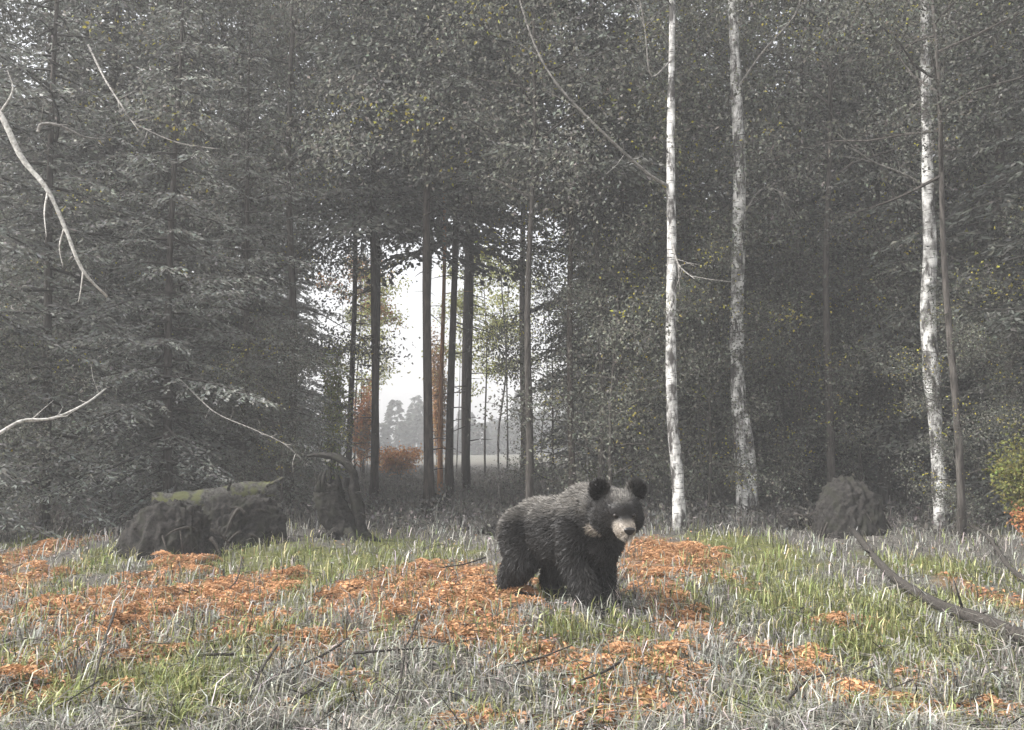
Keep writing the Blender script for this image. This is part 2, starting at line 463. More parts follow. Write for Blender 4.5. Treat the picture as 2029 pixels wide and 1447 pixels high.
def broadleaf(name, seed, H, base_z, Rb, n_limb, n_leaf, leaf, trunk_r, col, bark, lean=(0, 0), yellow=0.06, spread=0.35, ycol=(0.38, 0.34, 0.06)):
    r_ = np.random.default_rng(seed)
    tr = MB()
    zs = np.linspace(-0.2, H * 0.97, 16)
    px_ = lean[0] * (zs / H) ** 1.5 * np.sign(1) if lean[0] else np.zeros(16)
    px_ = np.where(zs > 0, lean[0] * np.abs(zs / H) ** 1.4, 0) + 0.04 * np.sin(zs * 1.1 + seed) - 0.04 * np.sin(-0.2 * 1.1 + seed)
    py_ = np.where(zs > 0, lean[1] * np.abs(zs / H) ** 1.4, 0)
    rad = trunk_r * (1 - 0.9 * np.clip(zs / H, 0, 1)); rad[0] *= 1.4
    tr.add(*tube(np.stack([px_, py_, zs], 1), rad, 9, 0.05, seed))
    ax = lambda z: np.array([np.interp(z, zs, px_), np.interp(z, zs, py_), z])
    cw = MB(); nodes = []
    for k in range(n_limb):
        u = (k + r_.uniform()) / n_limb
        z = base_z + (H * 0.93 - base_z) * u
        az = k * 2.39996 + r_.normal(0, 0.5); L = Rb * (0.55 + 0.75 * math.sin(math.pi * min(1, 0.15 + u * 0.85))) * r_.uniform(0.6, 1.1)
        f = np.array([math.cos(az), math.sin(az), r_.uniform(0.15, 0.8)])
        p0 = ax(z); pts = [p0]
        d = nrm(f)
        for q in range(5):
            d = nrm(d + r_.normal(0, 0.16, 3) + np.array([0, 0, -0.04])); pts.append(pts[-1] + d * L / 5)
        pts = np.array(pts)
        r0 = trunk_r * 0.36 * (1 - 0.6 * u) + 0.006
        cw.add(*tube(pts, np.linspace(r0, 0.004, 6), 5, cap=False), col=(0.07, 0.065, 0.058), mat=1)
        for q in range(7):
            b = pts[r_.integers(1, 6)]; dd = nrm(d + r_.normal(0, 0.7, 3)); l = L * r_.uniform(0.2, 0.5)
            tw = np.array([b, b + dd * l * 0.5 + r_.normal(0, 0.03, 3), b + dd * l])
            cw.add(*tube(tw, [0.006, 0.004, 0.002], 3, cap=False), col=(0.07, 0.065, 0.058), mat=1)
            nodes += [tw[1], tw[2], 0.5 * (tw[1] + tw[2])]
    nodes = np.array(nodes)
    pick = r_.integers(0, len(nodes), n_leaf)
    clump = np.clip(r_.normal(1, 0.36, len(nodes)), 0.4, 2)
    P = nodes[pick] + r_.normal(0, spread, (n_leaf, 3)) * np.array([1, 1, 0.6])
    D = r_.normal(0, 1, (n_leaf, 3)) + np.array([0, 0, -0.4])
    C = np.asarray(col) * clump[pick][:, None] * (1 + 0.22 * r_.normal(size=(n_leaf, 1))) * (1 + 0.05 * r_.normal(size=(n_leaf, 3)))
    ynode = r_.uniform(size=len(nodes)) < yellow
    C[ynode[pick]] = jitter(ycol, int(ynode[pick].sum()), r_, 0.2)
    leaves(cw, P, D, leaf * r_.uniform(0.6, 1.3, n_leaf), leaf * 0.62 * r_.uniform(0.7, 1.2, n_leaf), np.clip(C, 0.01, 0.7), r_, 0.2)
    return tr.mesh(name + '_trunk', bark), cw.mesh(name + '_crown', [M_LEAF, M_BARK], smooth=False)


def plant(kind, proto, px, y, rz, s, label, cat, group=None, x=None):
    x = xat(px, y) if x is None else x
    e = link(kind, None, loc=(x, y, float(gh(x, y)) - 0.02), rz=rz, scale=s)
    tag(e, label, cat, group)
    link('trunk', proto[0], e); link('crown', proto[1], e)
    return e


SPR = (0.112, 0.116, 0.102)
SPRL = (0.185, 0.190, 0.172)
LEAFC = (0.135, 0.138, 0.112)
spruce_near = [conifer('near_spruce', 21 + k, 10.5, 0.5, 2.3, 105, 0.095, 0.034, 0.95, 0.085, SPRL, M_BARK, 0.30) for k in range(2)]
spruce_mid = [conifer('mid_spruce', 31 + k, 16 + k, 0.9, 2.8, 150, 0.16, 0.062, 0.60, 0.13, SPR, M_BARK, 0.32) for k in range(3)]
spruce_far = [conifer('far_spruce', 41 + k, 26 + 1.5 * k, 1.2, 3.9, 190, 0.30, 0.14, 0.40, 0.2, SPR, M_BARK, 0.32) for k in range(2)]
spruce_shade = [conifer('shade_spruce', 46 + k, 14 + k, 0.5, 2.6, 130, 0.14, 0.056, 0.65, 0.12, (0.052, 0.055, 0.047), M_BARK, 0.32) for k in range(2)]  # needle colour darkened to paint in the deep shade on the right
pine_high = [conifer('high_pine', 51 + k, 15.5 + k, 6.0 + 0.6 * k, 2.8, 110, 0.15, 0.06, 0.62, (0.085, 0.07, 0.095)[k], SPR, M_PINE, 0.22, 0.45, 16) for k in range(3)]
pine_tall = [conifer('tall_pine', 61 + k, 21 + k, 8.2 + k, 3.6, 120, 0.24, 0.11, 0.5, 0.13, SPR, M_PINE, 0.22, 0.45, 14) for k in range(2)]
leafy = [broadleaf('leafy_tree', 71 + k, 11 + 1.5 * k, 2.4, 2.4, 28, 20000, 0.085, 0.075, LEAFC, M_BARK, (0.5 * (k - 1), 0.2), 0.02) for k in range(3)]
canopy = [broadleaf('spreading_tree', 76 + k, 11.5 + k, 5.3, 2.6, 24, 19000, 0.075, 0.07, (0.17, 0.172, 0.145), M_BARK, (0.3, 0.1), 0.03, 0.32) for k in range(2)]
canopy.append(broadleaf('dull_spreading_tree', 79, 11.5, 4.9, 2.4, 22, 15000, 0.06, 0.06, (0.10, 0.102, 0.086), M_BARK, (0.2, 0.1), 0.015, 0.32))
bushy = [broadleaf('understory_tree', 81 + k, 5.0 + k, 0.5, 1.5, 20, 9000, 0.065, 0.04, LEAFC, M_BARK, (0.4 * (k - 0.5), 0.1), 0.03, 0.25) for k in range(2)]

# spruces on the left edge, their pale boughs hanging over the clearing
for px, y, rz, s, k, lab in [(340, 15.4, 0.3, 0.92, 0, 'pale grey-green spruce above the old log, boughs down to the ground'),
                             (95, 15.2, 2.1, 1.05, 1, 'grey spruce behind the bleached arching stem'),
                             (478, 17.0, 4.0, 0.86, 1, 'grey spruce beside the bright gap, behind the arched snag'),
                             (-190, 13.2, 5.2, 1.1, 0, 'spruce at the clearing edge beyond the foot of the bleached arching stem'),
                             (215, 18.2, 1.2, 1.2, 0, 'tall pale spruce between the grey spruces at the clearing edge')]:
    plant('spruce_tree', spruce_near[k], px, y, rz, s, lab, 'tree', 'spruces edging the clearing')
for px, y, rz, s, k, lab in [(1046, 15.5, 0.5, 0.95, 0, 'spreading leafy tree right of the bright gap, its pale crown over the bear'),
                             (1190, 18.0, 2.5, 1.1, 1, 'leafy tree with pale spreading crown between the gap and the slim birch'),
                             (575, 17.5, 3.4, 1.1, 1, 'leafy tree with pale spreading crown at the left side of the gap'),
                             (744, 24.0, 4.4, 1.4, 0, 'tall leafy tree whose pale crown roofs the bright gap'),
                             (70, 18.5, 1.4, 1.15, 1, 'leafy tree rising behind the grey spruces'),
                             (400, 20.0, 0.1, 1.25, 0, 'leafy tree rising behind the pale spruce of the old log'),
                             (1895, 13.7, 2.2, 1.0, 2, 'leafy tree with dull crown hanging in front of the crooked-footed birch'),
                             (1640, 17.5, 5.4, 1.1, 0, 'leafy tree with a wide crown behind the big root mound')]:
    plant('leafy_tree', canopy[k], px, y, rz, s, lab, 'tree', 'spreading leafy trees at the wood edge')

for px, y, rz, s, k, lab in [(2010, 16.8, 0.4, 1.0, 0, 'shade-toned spruce behind the green bush, right of the crooked-footed birch'),
                             (2190, 14.5, 2.0, 1.0, 1, 'shade-toned spruce at the clearing edge past the green bush'),
                             (1745, 19.0, 3.0, 1.05, 1, 'shade-toned spruce behind the big root mound'),
                             (1560, 22.5, 5.0, 1.0, 0, 'shade-toned spruce beyond the stout birch'),
                             (1900, 20.5, 1.0, 1.1, 0, 'shade-toned spruce close behind the crooked-footed birch')]:
    plant('spruce_tree', spruce_shade[k], px, y, rz, s, lab, 'tree', 'shade-toned spruces')

GAP0, GAP1 = 655, 1040
LAB_MID = 'tall grey-green spruce standing in the dense wood behind the clearing'
LAB_FAR = 'far spruce closing the view deep in the wood'
LAB_LEAF = 'leafy forest tree with dull green crown behind the clearing'


def clear_of_gap(px, y, rad):
    h = rad / y * FPX
    return px + h * 0.8 < GAP0 or px - h * 0.8 > GAP1


r_ = np.random.default_rng(5)
for row, (y0, y1, step, kinds) in enumerate([(18.5, 21.5, 185, 'mlm'), (23, 27, 150, 'mml'), (29, 34, 125, 'mfm'), (37, 44, 105, 'f'), (48, 56, 85, 'f')]):
    px = -260
    i = 0
    while px < 2300:
        y = r_.uniform(y0, y1); q = px + r_.uniform(-40, 40); kd = kinds[i % len(kinds)]; i += 1
        rad = {'m': 2.4, 'l': 2.2, 'f': 3.0}[kd]
        px += step
        if not clear_of_gap(q, y, rad):
            continue
        if row == 0 and q > 1200 and kd == 'm':
            kd = 'l'
        if kd == 'm': plant('spruce_tree', spruce_mid[i % 3], q, y, r_.uniform(0, 6.28), r_.uniform(0.85, 1.1), LAB_MID, 'tree', 'spruces in the wood')
        if kd == 'f': plant('spruce_tree', spruce_far[i % 2], q, y, r_.uniform(0, 6.28), r_.uniform(0.72, 1.12), LAB_FAR, 'tree', 'far spruces')
        if kd == 'l': plant('forest_tree', leafy[i % 3], q, y, r_.uniform(0, 6.28), r_.uniform(0.9, 1.15), LAB_LEAF, 'tree', 'leafy trees in the wood')

# clean-stemmed pines whose high crowns roof the bright gap
for px, y, k, s, lab in [(742, 21.0, 0, 1.0, 'dark straight pine trunk beside the rust-orange leaves of the bright gap'),
                         (851, 18.0, 2, 0.96, 'thickest dark pine trunk, in the middle of the bright gap'),
                         (891, 22.5, 0, 1.12, 'dark pine trunk just beyond the orange-barked pine'),
                         (925, 26.0, 1, 1.22, 'thin dark pine trunk left of the yellow-green leaves of the gap'),
                         (1136, 17.5, 1, 0.92, 'dark thin pine trunk rising behind the back of the bear'),
                         (692, 25.5, 1, 1.15, 'thin pine trunk behind the olive-green bush of the gap')]:
    plant('pine_tree', pine_high[k], px, y, r_.uniform(0, 6.28), s, lab, 'tree', 'pine trunks at the gap')
for px, y, k, s in [(850, 36, 1, 1.05), (924, 34, 0, 1.0), (1040, 33, 1, 1.02)]:
    plant('pine_tree', pine_tall[k], px, y, r_.uniform(0, 6.28), s, 'slender far pine behind the nearer trunks of the bright gap, crown high above', 'tree', 'far pines at the gap')
red = conifer('lit_pine', 67, 17, 6.2, 2.6, 80, 0.24, 0.11, 0.45, 0.065, SPR, M_RED, 0.22, 0.45, 6)
plant('pine_tree', red, 874, 25.0, 0.4, 1.0, 'orange-barked pine trunk glowing in the bright gap', 'tree')

# understory saplings
for px, y, k, s in [(1210, 15.5, 0, 0.9), (1400, 16.5, 1, 0.8), (1590, 18.0, 0, 0.8), (1700, 18.0, 1, 0.9), (2090, 14.6, 1, 0.8), (1905, 14.2, 1, 0.55),
                    (1100, 19.0, 1, 0.75), (560, 15.5, 0, 0.62), (1790, 20.5, 0, 1.0), (1280, 19.0, 1, 0.95), (160, 17.5, 1, 1.0), (-40, 13.0, 0, 0.7)]:
    plant('understory_tree', bushy[k], px, y, r_.uniform(0, 6.28), s, 'thin leafy young tree in the shade of the wood', 'tree', 'young trees under the canopy')

# ------------------------------------------------------------------ autumn-coloured bushes in the gap and at the edges
def bush(px, y, w, h, col, label, n=2600, leaf=0.055, seed=0, z0=0.0, name='bush'):
    r_ = np.random.default_rng(seed)
    x = xat(px, y)
    e = link(name, None, loc=(x, y, float(gh(x, y))), rz=0)
    tag(e, label, 'bush')
    st = MB(); tips = []
    for k in range(12):
        a = r_.uniform(0, 6.28); rr = r_.uniform(0.2, 1) * w / 2
        top = np.array([math.cos(a) * rr, math.sin(a) * rr, h * r_.uniform(0.55, 1.0)])
        b0 = np.array([r_.normal(0, 0.05), r_.normal(0, 0.05), -0.05])
        mid = b0 * 0.4 + top * 0.5 + np.array([0, 0, 0.12 * h])
        pts = curve_pts([b0, mid, top], 6)
        st.add(*tube(pts, np.linspace(0.012, 0.003, 6), 4, cap=False))
        tips += list(pts[2:])
    tips = np.array(tips); pk = r_.integers(0, len(tips), n)
    P = tips[pk] + r_.normal(0, 1, (n, 3)) * np.array([w * 0.11, w * 0.11, h * 0.10]); P[:, 2] = np.maximum(P[:, 2], 0.02)
    C = jitter(col, n, r_, 0.25, 0.08) * r_.normal(1, 0.2, len(tips))[pk][:, None]
    lf = MB(); leaves(lf, P, r_.normal(0, 1, (n, 3)) + np.array([0, 0, -0.3]), leaf * r_.uniform(0.6, 1.3, n), leaf * 0.6, np.clip(C, 0.01, 0.8), r_, 0.2)
    link('stem', st.mesh('bush_stems', M_STICK), e); link('foliage', lf.mesh('bush_foliage', M_LEAF, False), e)


OR_L, YG_L, GR_L = (0.48, 0.23, 0.08), (0.46, 0.46, 0.15), (0.19, 0.205, 0.07)
bush(722, 36, 0.9, 3.2, (0.44, 0.21, 0.08), 'tall rust-orange bush at the foot of the bright gap', 4500, 0.1, 1)
bush(790, 37, 2.1, 1.15, (0.42, 0.21, 0.08), 'low rust-orange bush right of the tall rust bush in the gap', 3000, 0.1, 2)
bush(664, 19.5, 0.62, 3.1, (0.22, 0.235, 0.08), 'olive-green bush on the left side of the bright gap', 3000, 0.075, 3)
bush(1210, 25, 1.5, 0.75, (0.12, 0.13, 0.03), 'dark olive low bush behind the bear', 3600, 0.06, 4)
bush(2035, 12.2, 0.85, 1.35, (0.20, 0.20, 0.06), 'green and russet bush at the clearing edge beyond the thin fallen branch', 3600, 0.055, 5)
bush(2050, 11.6, 0.5, 0.55, (0.36, 0.17, 0.07), 'russet low bush under the green one by the thin fallen branch', 1500, 0.05, 6)
bush(872, 38, 0.75, 5.2, (0.48, 0.29, 0.14), 'pale orange young tree lit in the gap beside the orange pine', 4200, 0.11, 7)

# broken autumn leaves hanging in the gap: small trees with coloured crowns
aut1 = broadleaf('autumn_tree', 91, 6.4, 4.3, 0.8, 10, 3400, 0.085, 0.03, OR_L, M_BARK, (0.1, 0), 0.25, 0.16, (0.30, 0.32, 0.08))
aut2 = broadleaf('yellowing_tree', 92, 6.6, 2.6, 0.8, 12, 3600, 0.085, 0.03, YG_L, M_BARK, (-0.1, 0), 0.3, 0.16, (0.20, 0.22, 0.05))
aut3 = broadleaf('pale_tree', 93, 5.9, 2.2, 0.6, 9, 1300, 0.09, 0.02, YG_L, M_BARK, (0.2, 0), 0.2, 0.2, (0.25, 0.27, 0.06))
plant('yellowing_tree', aut2, 716, 44, 2, 1.2, 'low tree with yellow-green leaves below the rust-orange ones of the gap', 'tree')
plant('yellowing_tree', aut2, 1005, 45, 4, 1.6, 'yellow-green tree at the far right side of the bright gap', 'tree')
plant('autumn_tree', aut1, 706, 41, 0, 1.5, 'slim tree with rust-orange leaves at the left of the bright gap', 'tree')
plant('yellowing_tree', aut2, 962, 40.0, 0, 1.55, 'slim tree with yellow-green leaves at the right of the bright gap', 'tree')
plant('pale_tree', aut3, 905, 39.0, 1, 1.35, 'thin tree with sparse lime leaves between the pine trunks of the gap', 'tree')
plant('pale_tree', aut3, 755, 39, 3, 1.5, 'thin tree with sparse lime leaves left of the darkest pine', 'tree')

# far wood across the field beyond the gap
def far_wood():
    r_ = np.random.default_rng(8); mb = MB()
    for k in range(150):
        x = r_.uniform(-70, 40); y = r_.uniform(115, 150); h = r_.uniform(3.5, 9.0) * (0.8 + 0.2 * math.sin(x * 0.4))
        n = 300
        t = r_.uniform(0, 1, n); a = r_.uniform(0, 6.28, n); rr = (1 - t) ** 0.7 * h * 0.26 * r_.uniform(0.3, 1, n)
        P = np.stack([x + np.cos(a) * rr, y + np.sin(a) * rr, t * h], 1)
        leaves(mb, P, np.stack([np.cos(a), np.sin(a), -0.3 + 0 * a], 1), 0.9, 0.5, jitter(SPR, n, r_), r_)
    tag(link('far_wood', mb.mesh('far_wood', M_NEEDLE, False)), 'misty far edge of the wood across the open ground', 'wood', kind='stuff')


far_wood()

# ------------------------------------------------------------------ birches
def birch(label, pts, radii, crown_from, seed, branches=(), crown=True, twin=None):
    """pts: trunk course in world metres; first point at the ground"""
    r_ = np.random.default_rng(seed)
    base = np.array(pts[0], float)
    e = link('birch_tree', None, loc=tuple(base))
    tag(e, label, 'tree', 'white-stemmed birches')
    c = curve_pts(np.array(pts) - base, 34)
    c[0, 2] -= 0.2
    rad = np.interp(np.linspace(0, 1, 34), np.linspace(0, 1, len(radii)), radii)
    mb = MB(); mb.add(*tube(c, rad * (1 + 0.05 * r_.normal(size=34)), 14, 0.03, seed)); 
    link('trunk', mb.mesh('birch_trunk', M_BIRCH), e)
    if twin is not None:
        mb = MB(); mb.add(*tube(curve_pts(np.array(twin[0]) - base, 14), np.linspace(twin[1], twin[2], 14), 10, 0.04, seed + 3))
        link('side_stem', mb.mesh('birch_side_stem', M_BIRCH), e)
    for bp, r0 in branches:
        mb = MB(); q = curve_pts(np.array(bp) - base, 20)
        mb.add(*tube(q, np.linspace(r0, 0.006, 20), 7, 0.04, seed + 1))
        br = link('branch', mb.mesh('birch_branch', M_GREYBARK), e)
        for k in range(9):
            i = r_.integers(4, 19); d = nrm(nrm(q[i] - q[i - 1]) + r_.normal(0, 0.55, 3)); l = r_.uniform(0.25, 0.7)
            mb = MB(); mb.add(*tube([q[i], q[i] + d * l * 0.5 + r_.normal(0, 0.02, 3), q[i] + d * l], [0.006, 0.004, 0.002], 4, cap=False)); link('twig', mb.mesh('birch_twig', M_GREYBARK), br)
    if crown:
        cw = MB(); nodes = []
        top = c[-1][2]
        for k in range(24):
            z = crown_from + (top - crown_from) * (k + r_.uniform()) / 24
            i = int(np.argmin(abs(c[:, 2] - z))); a = r_.uniform(0, 6.28); L = r_.uniform(0.5, 1.5)
            d = np.array([math.cos(a), math.sin(a), r_.uniform(0.2, 0.8)])
            q = curve_pts([c[i], c[i] + d * L * 0.5 + [0, 0, 0.1], c[i] + d * L + [0, 0, -0.25 * L]], 7)
            cw.add(*tube(q, np.linspace(0.012, 0.003, 7), 4, cap=False), col=(0.06, 0.055, 0.05), mat=1); nodes += list(q[2:])
        nodes = np.array(nodes); n = 2600; pk = r_.integers(0, len(nodes), n)
        C = jitter((0.14, 0.145, 0.10), n, r_, 0.25); yl = r_.uniform(size=n) < 0.05; C[yl] = jitter((0.42, 0.38, 0.07), int(yl.sum()), r_)
        leaves(cw, nodes[pk] + r_.normal(0, 0.16, (n, 3)), r_.normal(0, 1, (n, 3)) + [0, 0, -0.8], 0.05, 0.036, C, r_, 0.2)
        link('crown', cw.mesh('birch_crown', [M_LEAF, M_STICK], False), e)
    return e


def on_ground(px, py):
    x, y = ground_at(px, py)
    return (x, y, float(gh(x, y)))


g = on_ground(1347, 1062); yA = g[1]
birch('slim white birch with one long thin branch arching far to the left',
      [g, at(1342, 940, yA), at(1332, 830, yA), at(1329, 680, yA + 0.05), at(1331, 500, yA + 0.1), at(1329, 330, yA + 0.15), at(1331, 100, yA + 0.25), at(1336, -200, yA + 0.4), at(1345, -520, yA + 0.6)],
      [0.098, 0.088, 0.082, 0.078, 0.072, 0.064, 0.05, 0.04, 0.02], 4.4, 1,
      [([at(1330, 372, yA + 0.15), at(1285, 345, yA - 0.1), at(1200, 268, yA - 0.5), at(1110, 175, yA - 0.8), at(1062, 95, yA - 0.9), at(1024, -20, yA - 1.0), at(1000, -140, yA - 1.1)], 0.026),
       ([at(1331, 478, yA + 0.1), at(1345, 525, yA - 0.2), at(1376, 553, yA - 0.5)], 0.018),
       ([at(1330, 120, yA + 0.2), at(1290, 150, yA), at(1278, 60, yA - 0.2), at(1262, -30, yA - 0.3)], 0.014)])
g = on_ground(1478, 1030); yB = g[1]
birch('stout white birch with flaking black bark and a forked foot',
      [g, at(1470, 900, yB), at(1462, 780, yB), at(1460, 640, yB), at(1463, 480, yB), at(1465, 330, yB), at(1460, 200, yB), at(1452, 0, yB), at(1448, -260, yB), at(1450, -560, yB)],
      [0.17, 0.135, 0.125, 0.12, 0.115, 0.11, 0.10, 0.085, 0.06, 0.02], 7.2, 2,
      [([at(1464, 440, yB), at(1510, 375, yB - 0.3), at(1560, 385, yB - 0.6)], 0.02),
       ([at(1458, 180, yB), at(1510, 105, yB - 0.4), at(1575, 30, yB - 0.7), at(1590, -30, yB - 0.8)], 0.022)], True,
      ([at(1492, 1035, yB - 0.05), at(1491, 940, yB - 0.08), at(1484, 860, yB - 0.08), at(1472, 800, yB - 0.04)], 0.09, 0.05))
g = on_ground(1866, 1048); yC = g[1]
birch('white birch in front of the darkest part of the wood, crooked foot',
      [g, at(1858, 900, yC), at(1848, 780, yC), at(1838, 620, yC), at(1842, 500, yC), at(1838, 380, yC), at(1835, 200, yC), at(1832, 0, yC), at(1838, -350, yC)],
      [0.13, 0.105, 0.11, 0.12, 0.10, 0.085, 0.075, 0.06, 0.02], 6.8, 3,
      [([at(1838, 372, yC), at(1790, 345, yC - 0.3), at(1720, 315, yC - 0.6), at(1660, 265, yC - 0.9)], 0.024)])

# thin grey stems standing about the wood on the right
LAB_STEM = 'thin bare grey stem among the trunks on the birch side of the wood'
for k, (px, py, ph, r0) in enumerate([(1797, 985, 560, 0.032), (1738, 975, 620, 0.026), (1540, 1000, 560, 0.024), (1660, 980, 690, 0.024), (1248, 990, 560, 0.026),
                                      (990, 1000, 540, 0.026), (1918, 1000, 330, 0.024), (1590, 990, 640, 0.02), (1392, 1005, 700, 0.018), (1165, 1010, 640, 0.02), (1080, 985, 600, 0.02)]):
    g = on_ground(px, py); q = np.random.default_rng(200 + k)
    pts = [g] + [at(px + q.normal(0, 7), py + (ph - py) * t, g[1] + q.normal(0, 0.05)) for t in (0.3, 0.6, 1.0, 1.35)]
    base = np.array(g); c = curve_pts(np.array(pts) - base, 18); c[0, 2] -= 0.15
    e = link('bare_stem', None, loc=g); tag(e, LAB_STEM, 'sapling', 'thin bare stems')
    mb = MB(); mb.add(*tube(c, np.linspace(r0, r0 * 0.35, 18), 7, 0.06, k)); link('stem', mb.mesh('bare_stem', M_GREYBARK), e)
    for j in range(5):
        i = q.integers(6, 17); a = q.uniform(0, 6.28); l = q.uniform(0.3, 0.9); d = np.array([math.cos(a), math.sin(a), q.uniform(-0.1, 0.7)])
        mb = MB(); mb.add(*tube([c[i], c[i] + d * l * 0.5, c[i] + d * l + [0, 0, -0.06]], [0.009, 0.006, 0.003], 5)); link('twig', mb.mesh('bare_twig', M_GREYBARK), e)

# ------------------------------------------------------------------ bleached bent stems at the left
def bare_stem(name, label, pts, r0, r1, seed, twigs=(), mat=M_PALE, auto=8, cat='dead branch'):
    r_ = np.random.default_rng(seed)
    base = np.array(pts[0]); e = link(name, None, loc=tuple(base)); tag(e, label, cat)
    c = curve_pts(np.array(pts) - base, 40)
    mb = MB(); mb.add(*tube(c, np.linspace(r0, r1, 40) * (1 + 0.07 * r_.normal(size=40)), 9, 0.04, seed)); link('stem', mb.mesh(name, mat), e)
    for tp, tr_ in twigs:
        mb = MB(); mb.add(*tube(curve_pts(np.array(tp) - base, 12), np.linspace(tr_, 0.003, 12), 6, 0.05, seed)); link('twig', mb.mesh('twig', mat), e)
    for k in range(auto):
        i = r_.integers(6, 38); d = nrm(nrm(c[i] - c[i - 1]) + r_.normal(0, 0.8, 3)); l = r_.uniform(0.15, 0.5)
        mb = MB(); mb.add(*tube([c[i], c[i] + d * l * 0.5 + r_.normal(0, 0.02, 3), c[i] + d * l], [0.006, 0.004, 0.002], 4)); link('twig', mb.mesh('twig', mat), e)
    return e


yl = 10.6
bare_stem('arching_stem', 'bleached bare stem arching over the left edge of the clearing, tip drooping',
          [(xat(-330, 10.9), 10.9, float(gh(xat(-330, 10.9), 10.9)) - 0.1), at(-300, 700, 10.8), at(-240, 350, 10.7), at(-150, 150, yl), at(-70, 130, yl), at(0, 226, yl), at(42, 312, yl), at(92, 374, yl), at(128, 450, yl), at(163, 535, yl), at(212, 588, yl + 0.2)],
          0.055, 0.012, 4, [([at(95, 380, yl), at(88, 420, yl - 0.1), at(92, 470, yl - 0.2)], 0.014), ([at(128, 450, yl), at(118, 490, yl), at(125, 530, yl)], 0.012), ([at(165, 535, yl), at(160, 575, yl), at(155, 600, yl)], 0.01),
                           ([at(0, 225, yl), at(25, 180, yl), at(15, 140, yl)], 0.014)])
ym = 12.6
bare_stem('dead_branch', 'thin pale dead branch curving through the spruce boughs, high on the left',
          [at(175, 90, ym + 1.3), at(205, 152, ym + 0.4), at(238, 205, ym), at(262, 240, ym), at(300, 262, ym), at(360, 285, ym), at(435, 296, ym)], 0.015, 0.005, 5, mat=M_GREYBARK)
bare_stem('dead_branch', 'short pale broken branch stub left of the thin curving branch',
          [at(75, 262, 12.4), at(84, 246, 12.4), at(120, 250, 12.5), at(170, 272, 12.8), at(210, 275, 13.6)], 0.024, 0.008, 6, auto=3, mat=M_GREYBARK)
bare_stem('dead_branch', 'pale low branch reaching out from the left edge toward the spruce',
          [at(-60, 890, 11.4), at(0, 858, 11.6), at(45, 834, 11.8), at(105, 829, 12.0), at(170, 800, 12.4), at(210, 770, 13.2)], 0.026, 0.012, 7)
bare_stem('dead_branch', 'pale dead bough slanting down through the spruce above the arched snag',
          [at(345, 740, 15.3), at(405, 800, 14.0), at(440, 825, 13.6), at(500, 850, 13.2), at(560, 878, 13.0), at(600, 912, 12.9)], 0.010, 0.003, 8, mat=M_GREYBARK)

# ------------------------------------------------------------------ dark mounds, stumps, logs at the wood's edge
def lump(name, label, cat, px, py, w, d, h, mat, seed, rough=0.22, sink=0.12, roots=9):
    """root mound or boulder: a knobbly body, with roots poking out of a mound"""
    x, y = ground_at(px, py)
    e = link(name, None, loc=(x, y, float(gh(x, y)) - sink * h)); tag(e, label, cat)
    bm = bmesh.new(); bmesh.ops.create_icosphere(bm, subdivisions=6, radius=1.0)
    r_ = np.random.default_rng(seed)
    V = np.array([v.co[:] for v in bm.verts]); k = np.ones(len(V))
    for fq, am in ((1.6, 0.42), (3.4, 0.26), (7.5, 0.15), (15, 0.10), (31, 0.07)):
        for q in range(4):
            s_ = np.sin(V @ (nrm(r_.normal(0, 1, 3)) * fq * r_.uniform(0.7, 1.3)) + r_.uniform(0, 6.28))
            k += rough * am * (s_ if fq < 9 else 1 - 2 * np.abs(s_))
    V = V * k[:, None]; V[:, 2] = np.where(V[:, 2] > 0, np.abs(V[:, 2]) ** 0.7, V[:, 2] * 0.5)
    V = V * np.array([w / 2, d / 2, h])
    for v, p in zip(bm.verts, V): v.co = p
    for f in bm.faces: f.smooth = True
    me = bpy.data.meshes.new(name); bm.to_mesh(me); bm.free(); me.materials.append(mat)
    link('body', me, e)
    for j in range(roots):
        a = r_.uniform(-2.9, -0.2); u = r_.uniform(0.15, 0.95)
        n_ = nrm([math.cos(a), math.sin(a), u * 1.2]); p0 = n_ * np.array([w / 2, d / 2, h]) * 0.9
        l = r_.uniform(0.15, 0.4) * (w ** 0.5); t_ = nrm(r_.normal(0, 1, 3) + [0, 0, -1.2]); t_ = nrm(t_ - n_ * np.dot(t_, n_))
        pts = curve_pts([p0, p0 + n_ * 0.03 + t_ * l * 0.3, p0 + n_ * 0.04 + t_ * l * 0.7 + [0, 0, -0.04], p0 + n_ * r_.uniform(-0.05, 0.08) + t_ * l + [0, 0, -0.1]], 9)
        mb = MB(); mb.add(*tube(pts, np.linspace(r_.uniform(0.012, 0.032), 0.004, 9), 6, 0.08, j)); link('root', mb.mesh('mound_root', M_STICK), e)
    return e


lump('root_mound', 'big dark rounded root mound behind the long fallen pole', 'root mound', 1680, 1066, 1.02, 0.9, 0.84, M_ROT, 3, 0.17, roots=12)
lump('root_mound', 'smaller dark mound beside the big root mound, on the birch side', 'root mound', 1572, 1058, 0.42, 0.5, 0.42, M_ROT, 4, 0.25)
lump('root_mound', 'wide dark root hollow under the old mossy log', 'root mound', 345, 1104, 1.35, 0.8, 0.80, M_ROT, 5, 0.3)
lump('root_mound', 'dark upturned root block at the end of the old mossy log', 'root mound', 470, 1090, 1.0, 0.8, 0.80, M_ROT, 6, 0.22)
lump('boulder', 'small dark boulder on the forest floor between snag and bear', 'boulder', 862, 1010, 0.62, 0.6, 0.42, M_ROT, 7, 0.3, roots=0)
lump('boulder', 'low dark boulder just behind the rump of the bear', 'boulder', 985, 1058, 0.66, 0.6, 0.38, M_ROT, 8, 0.25, roots=0)


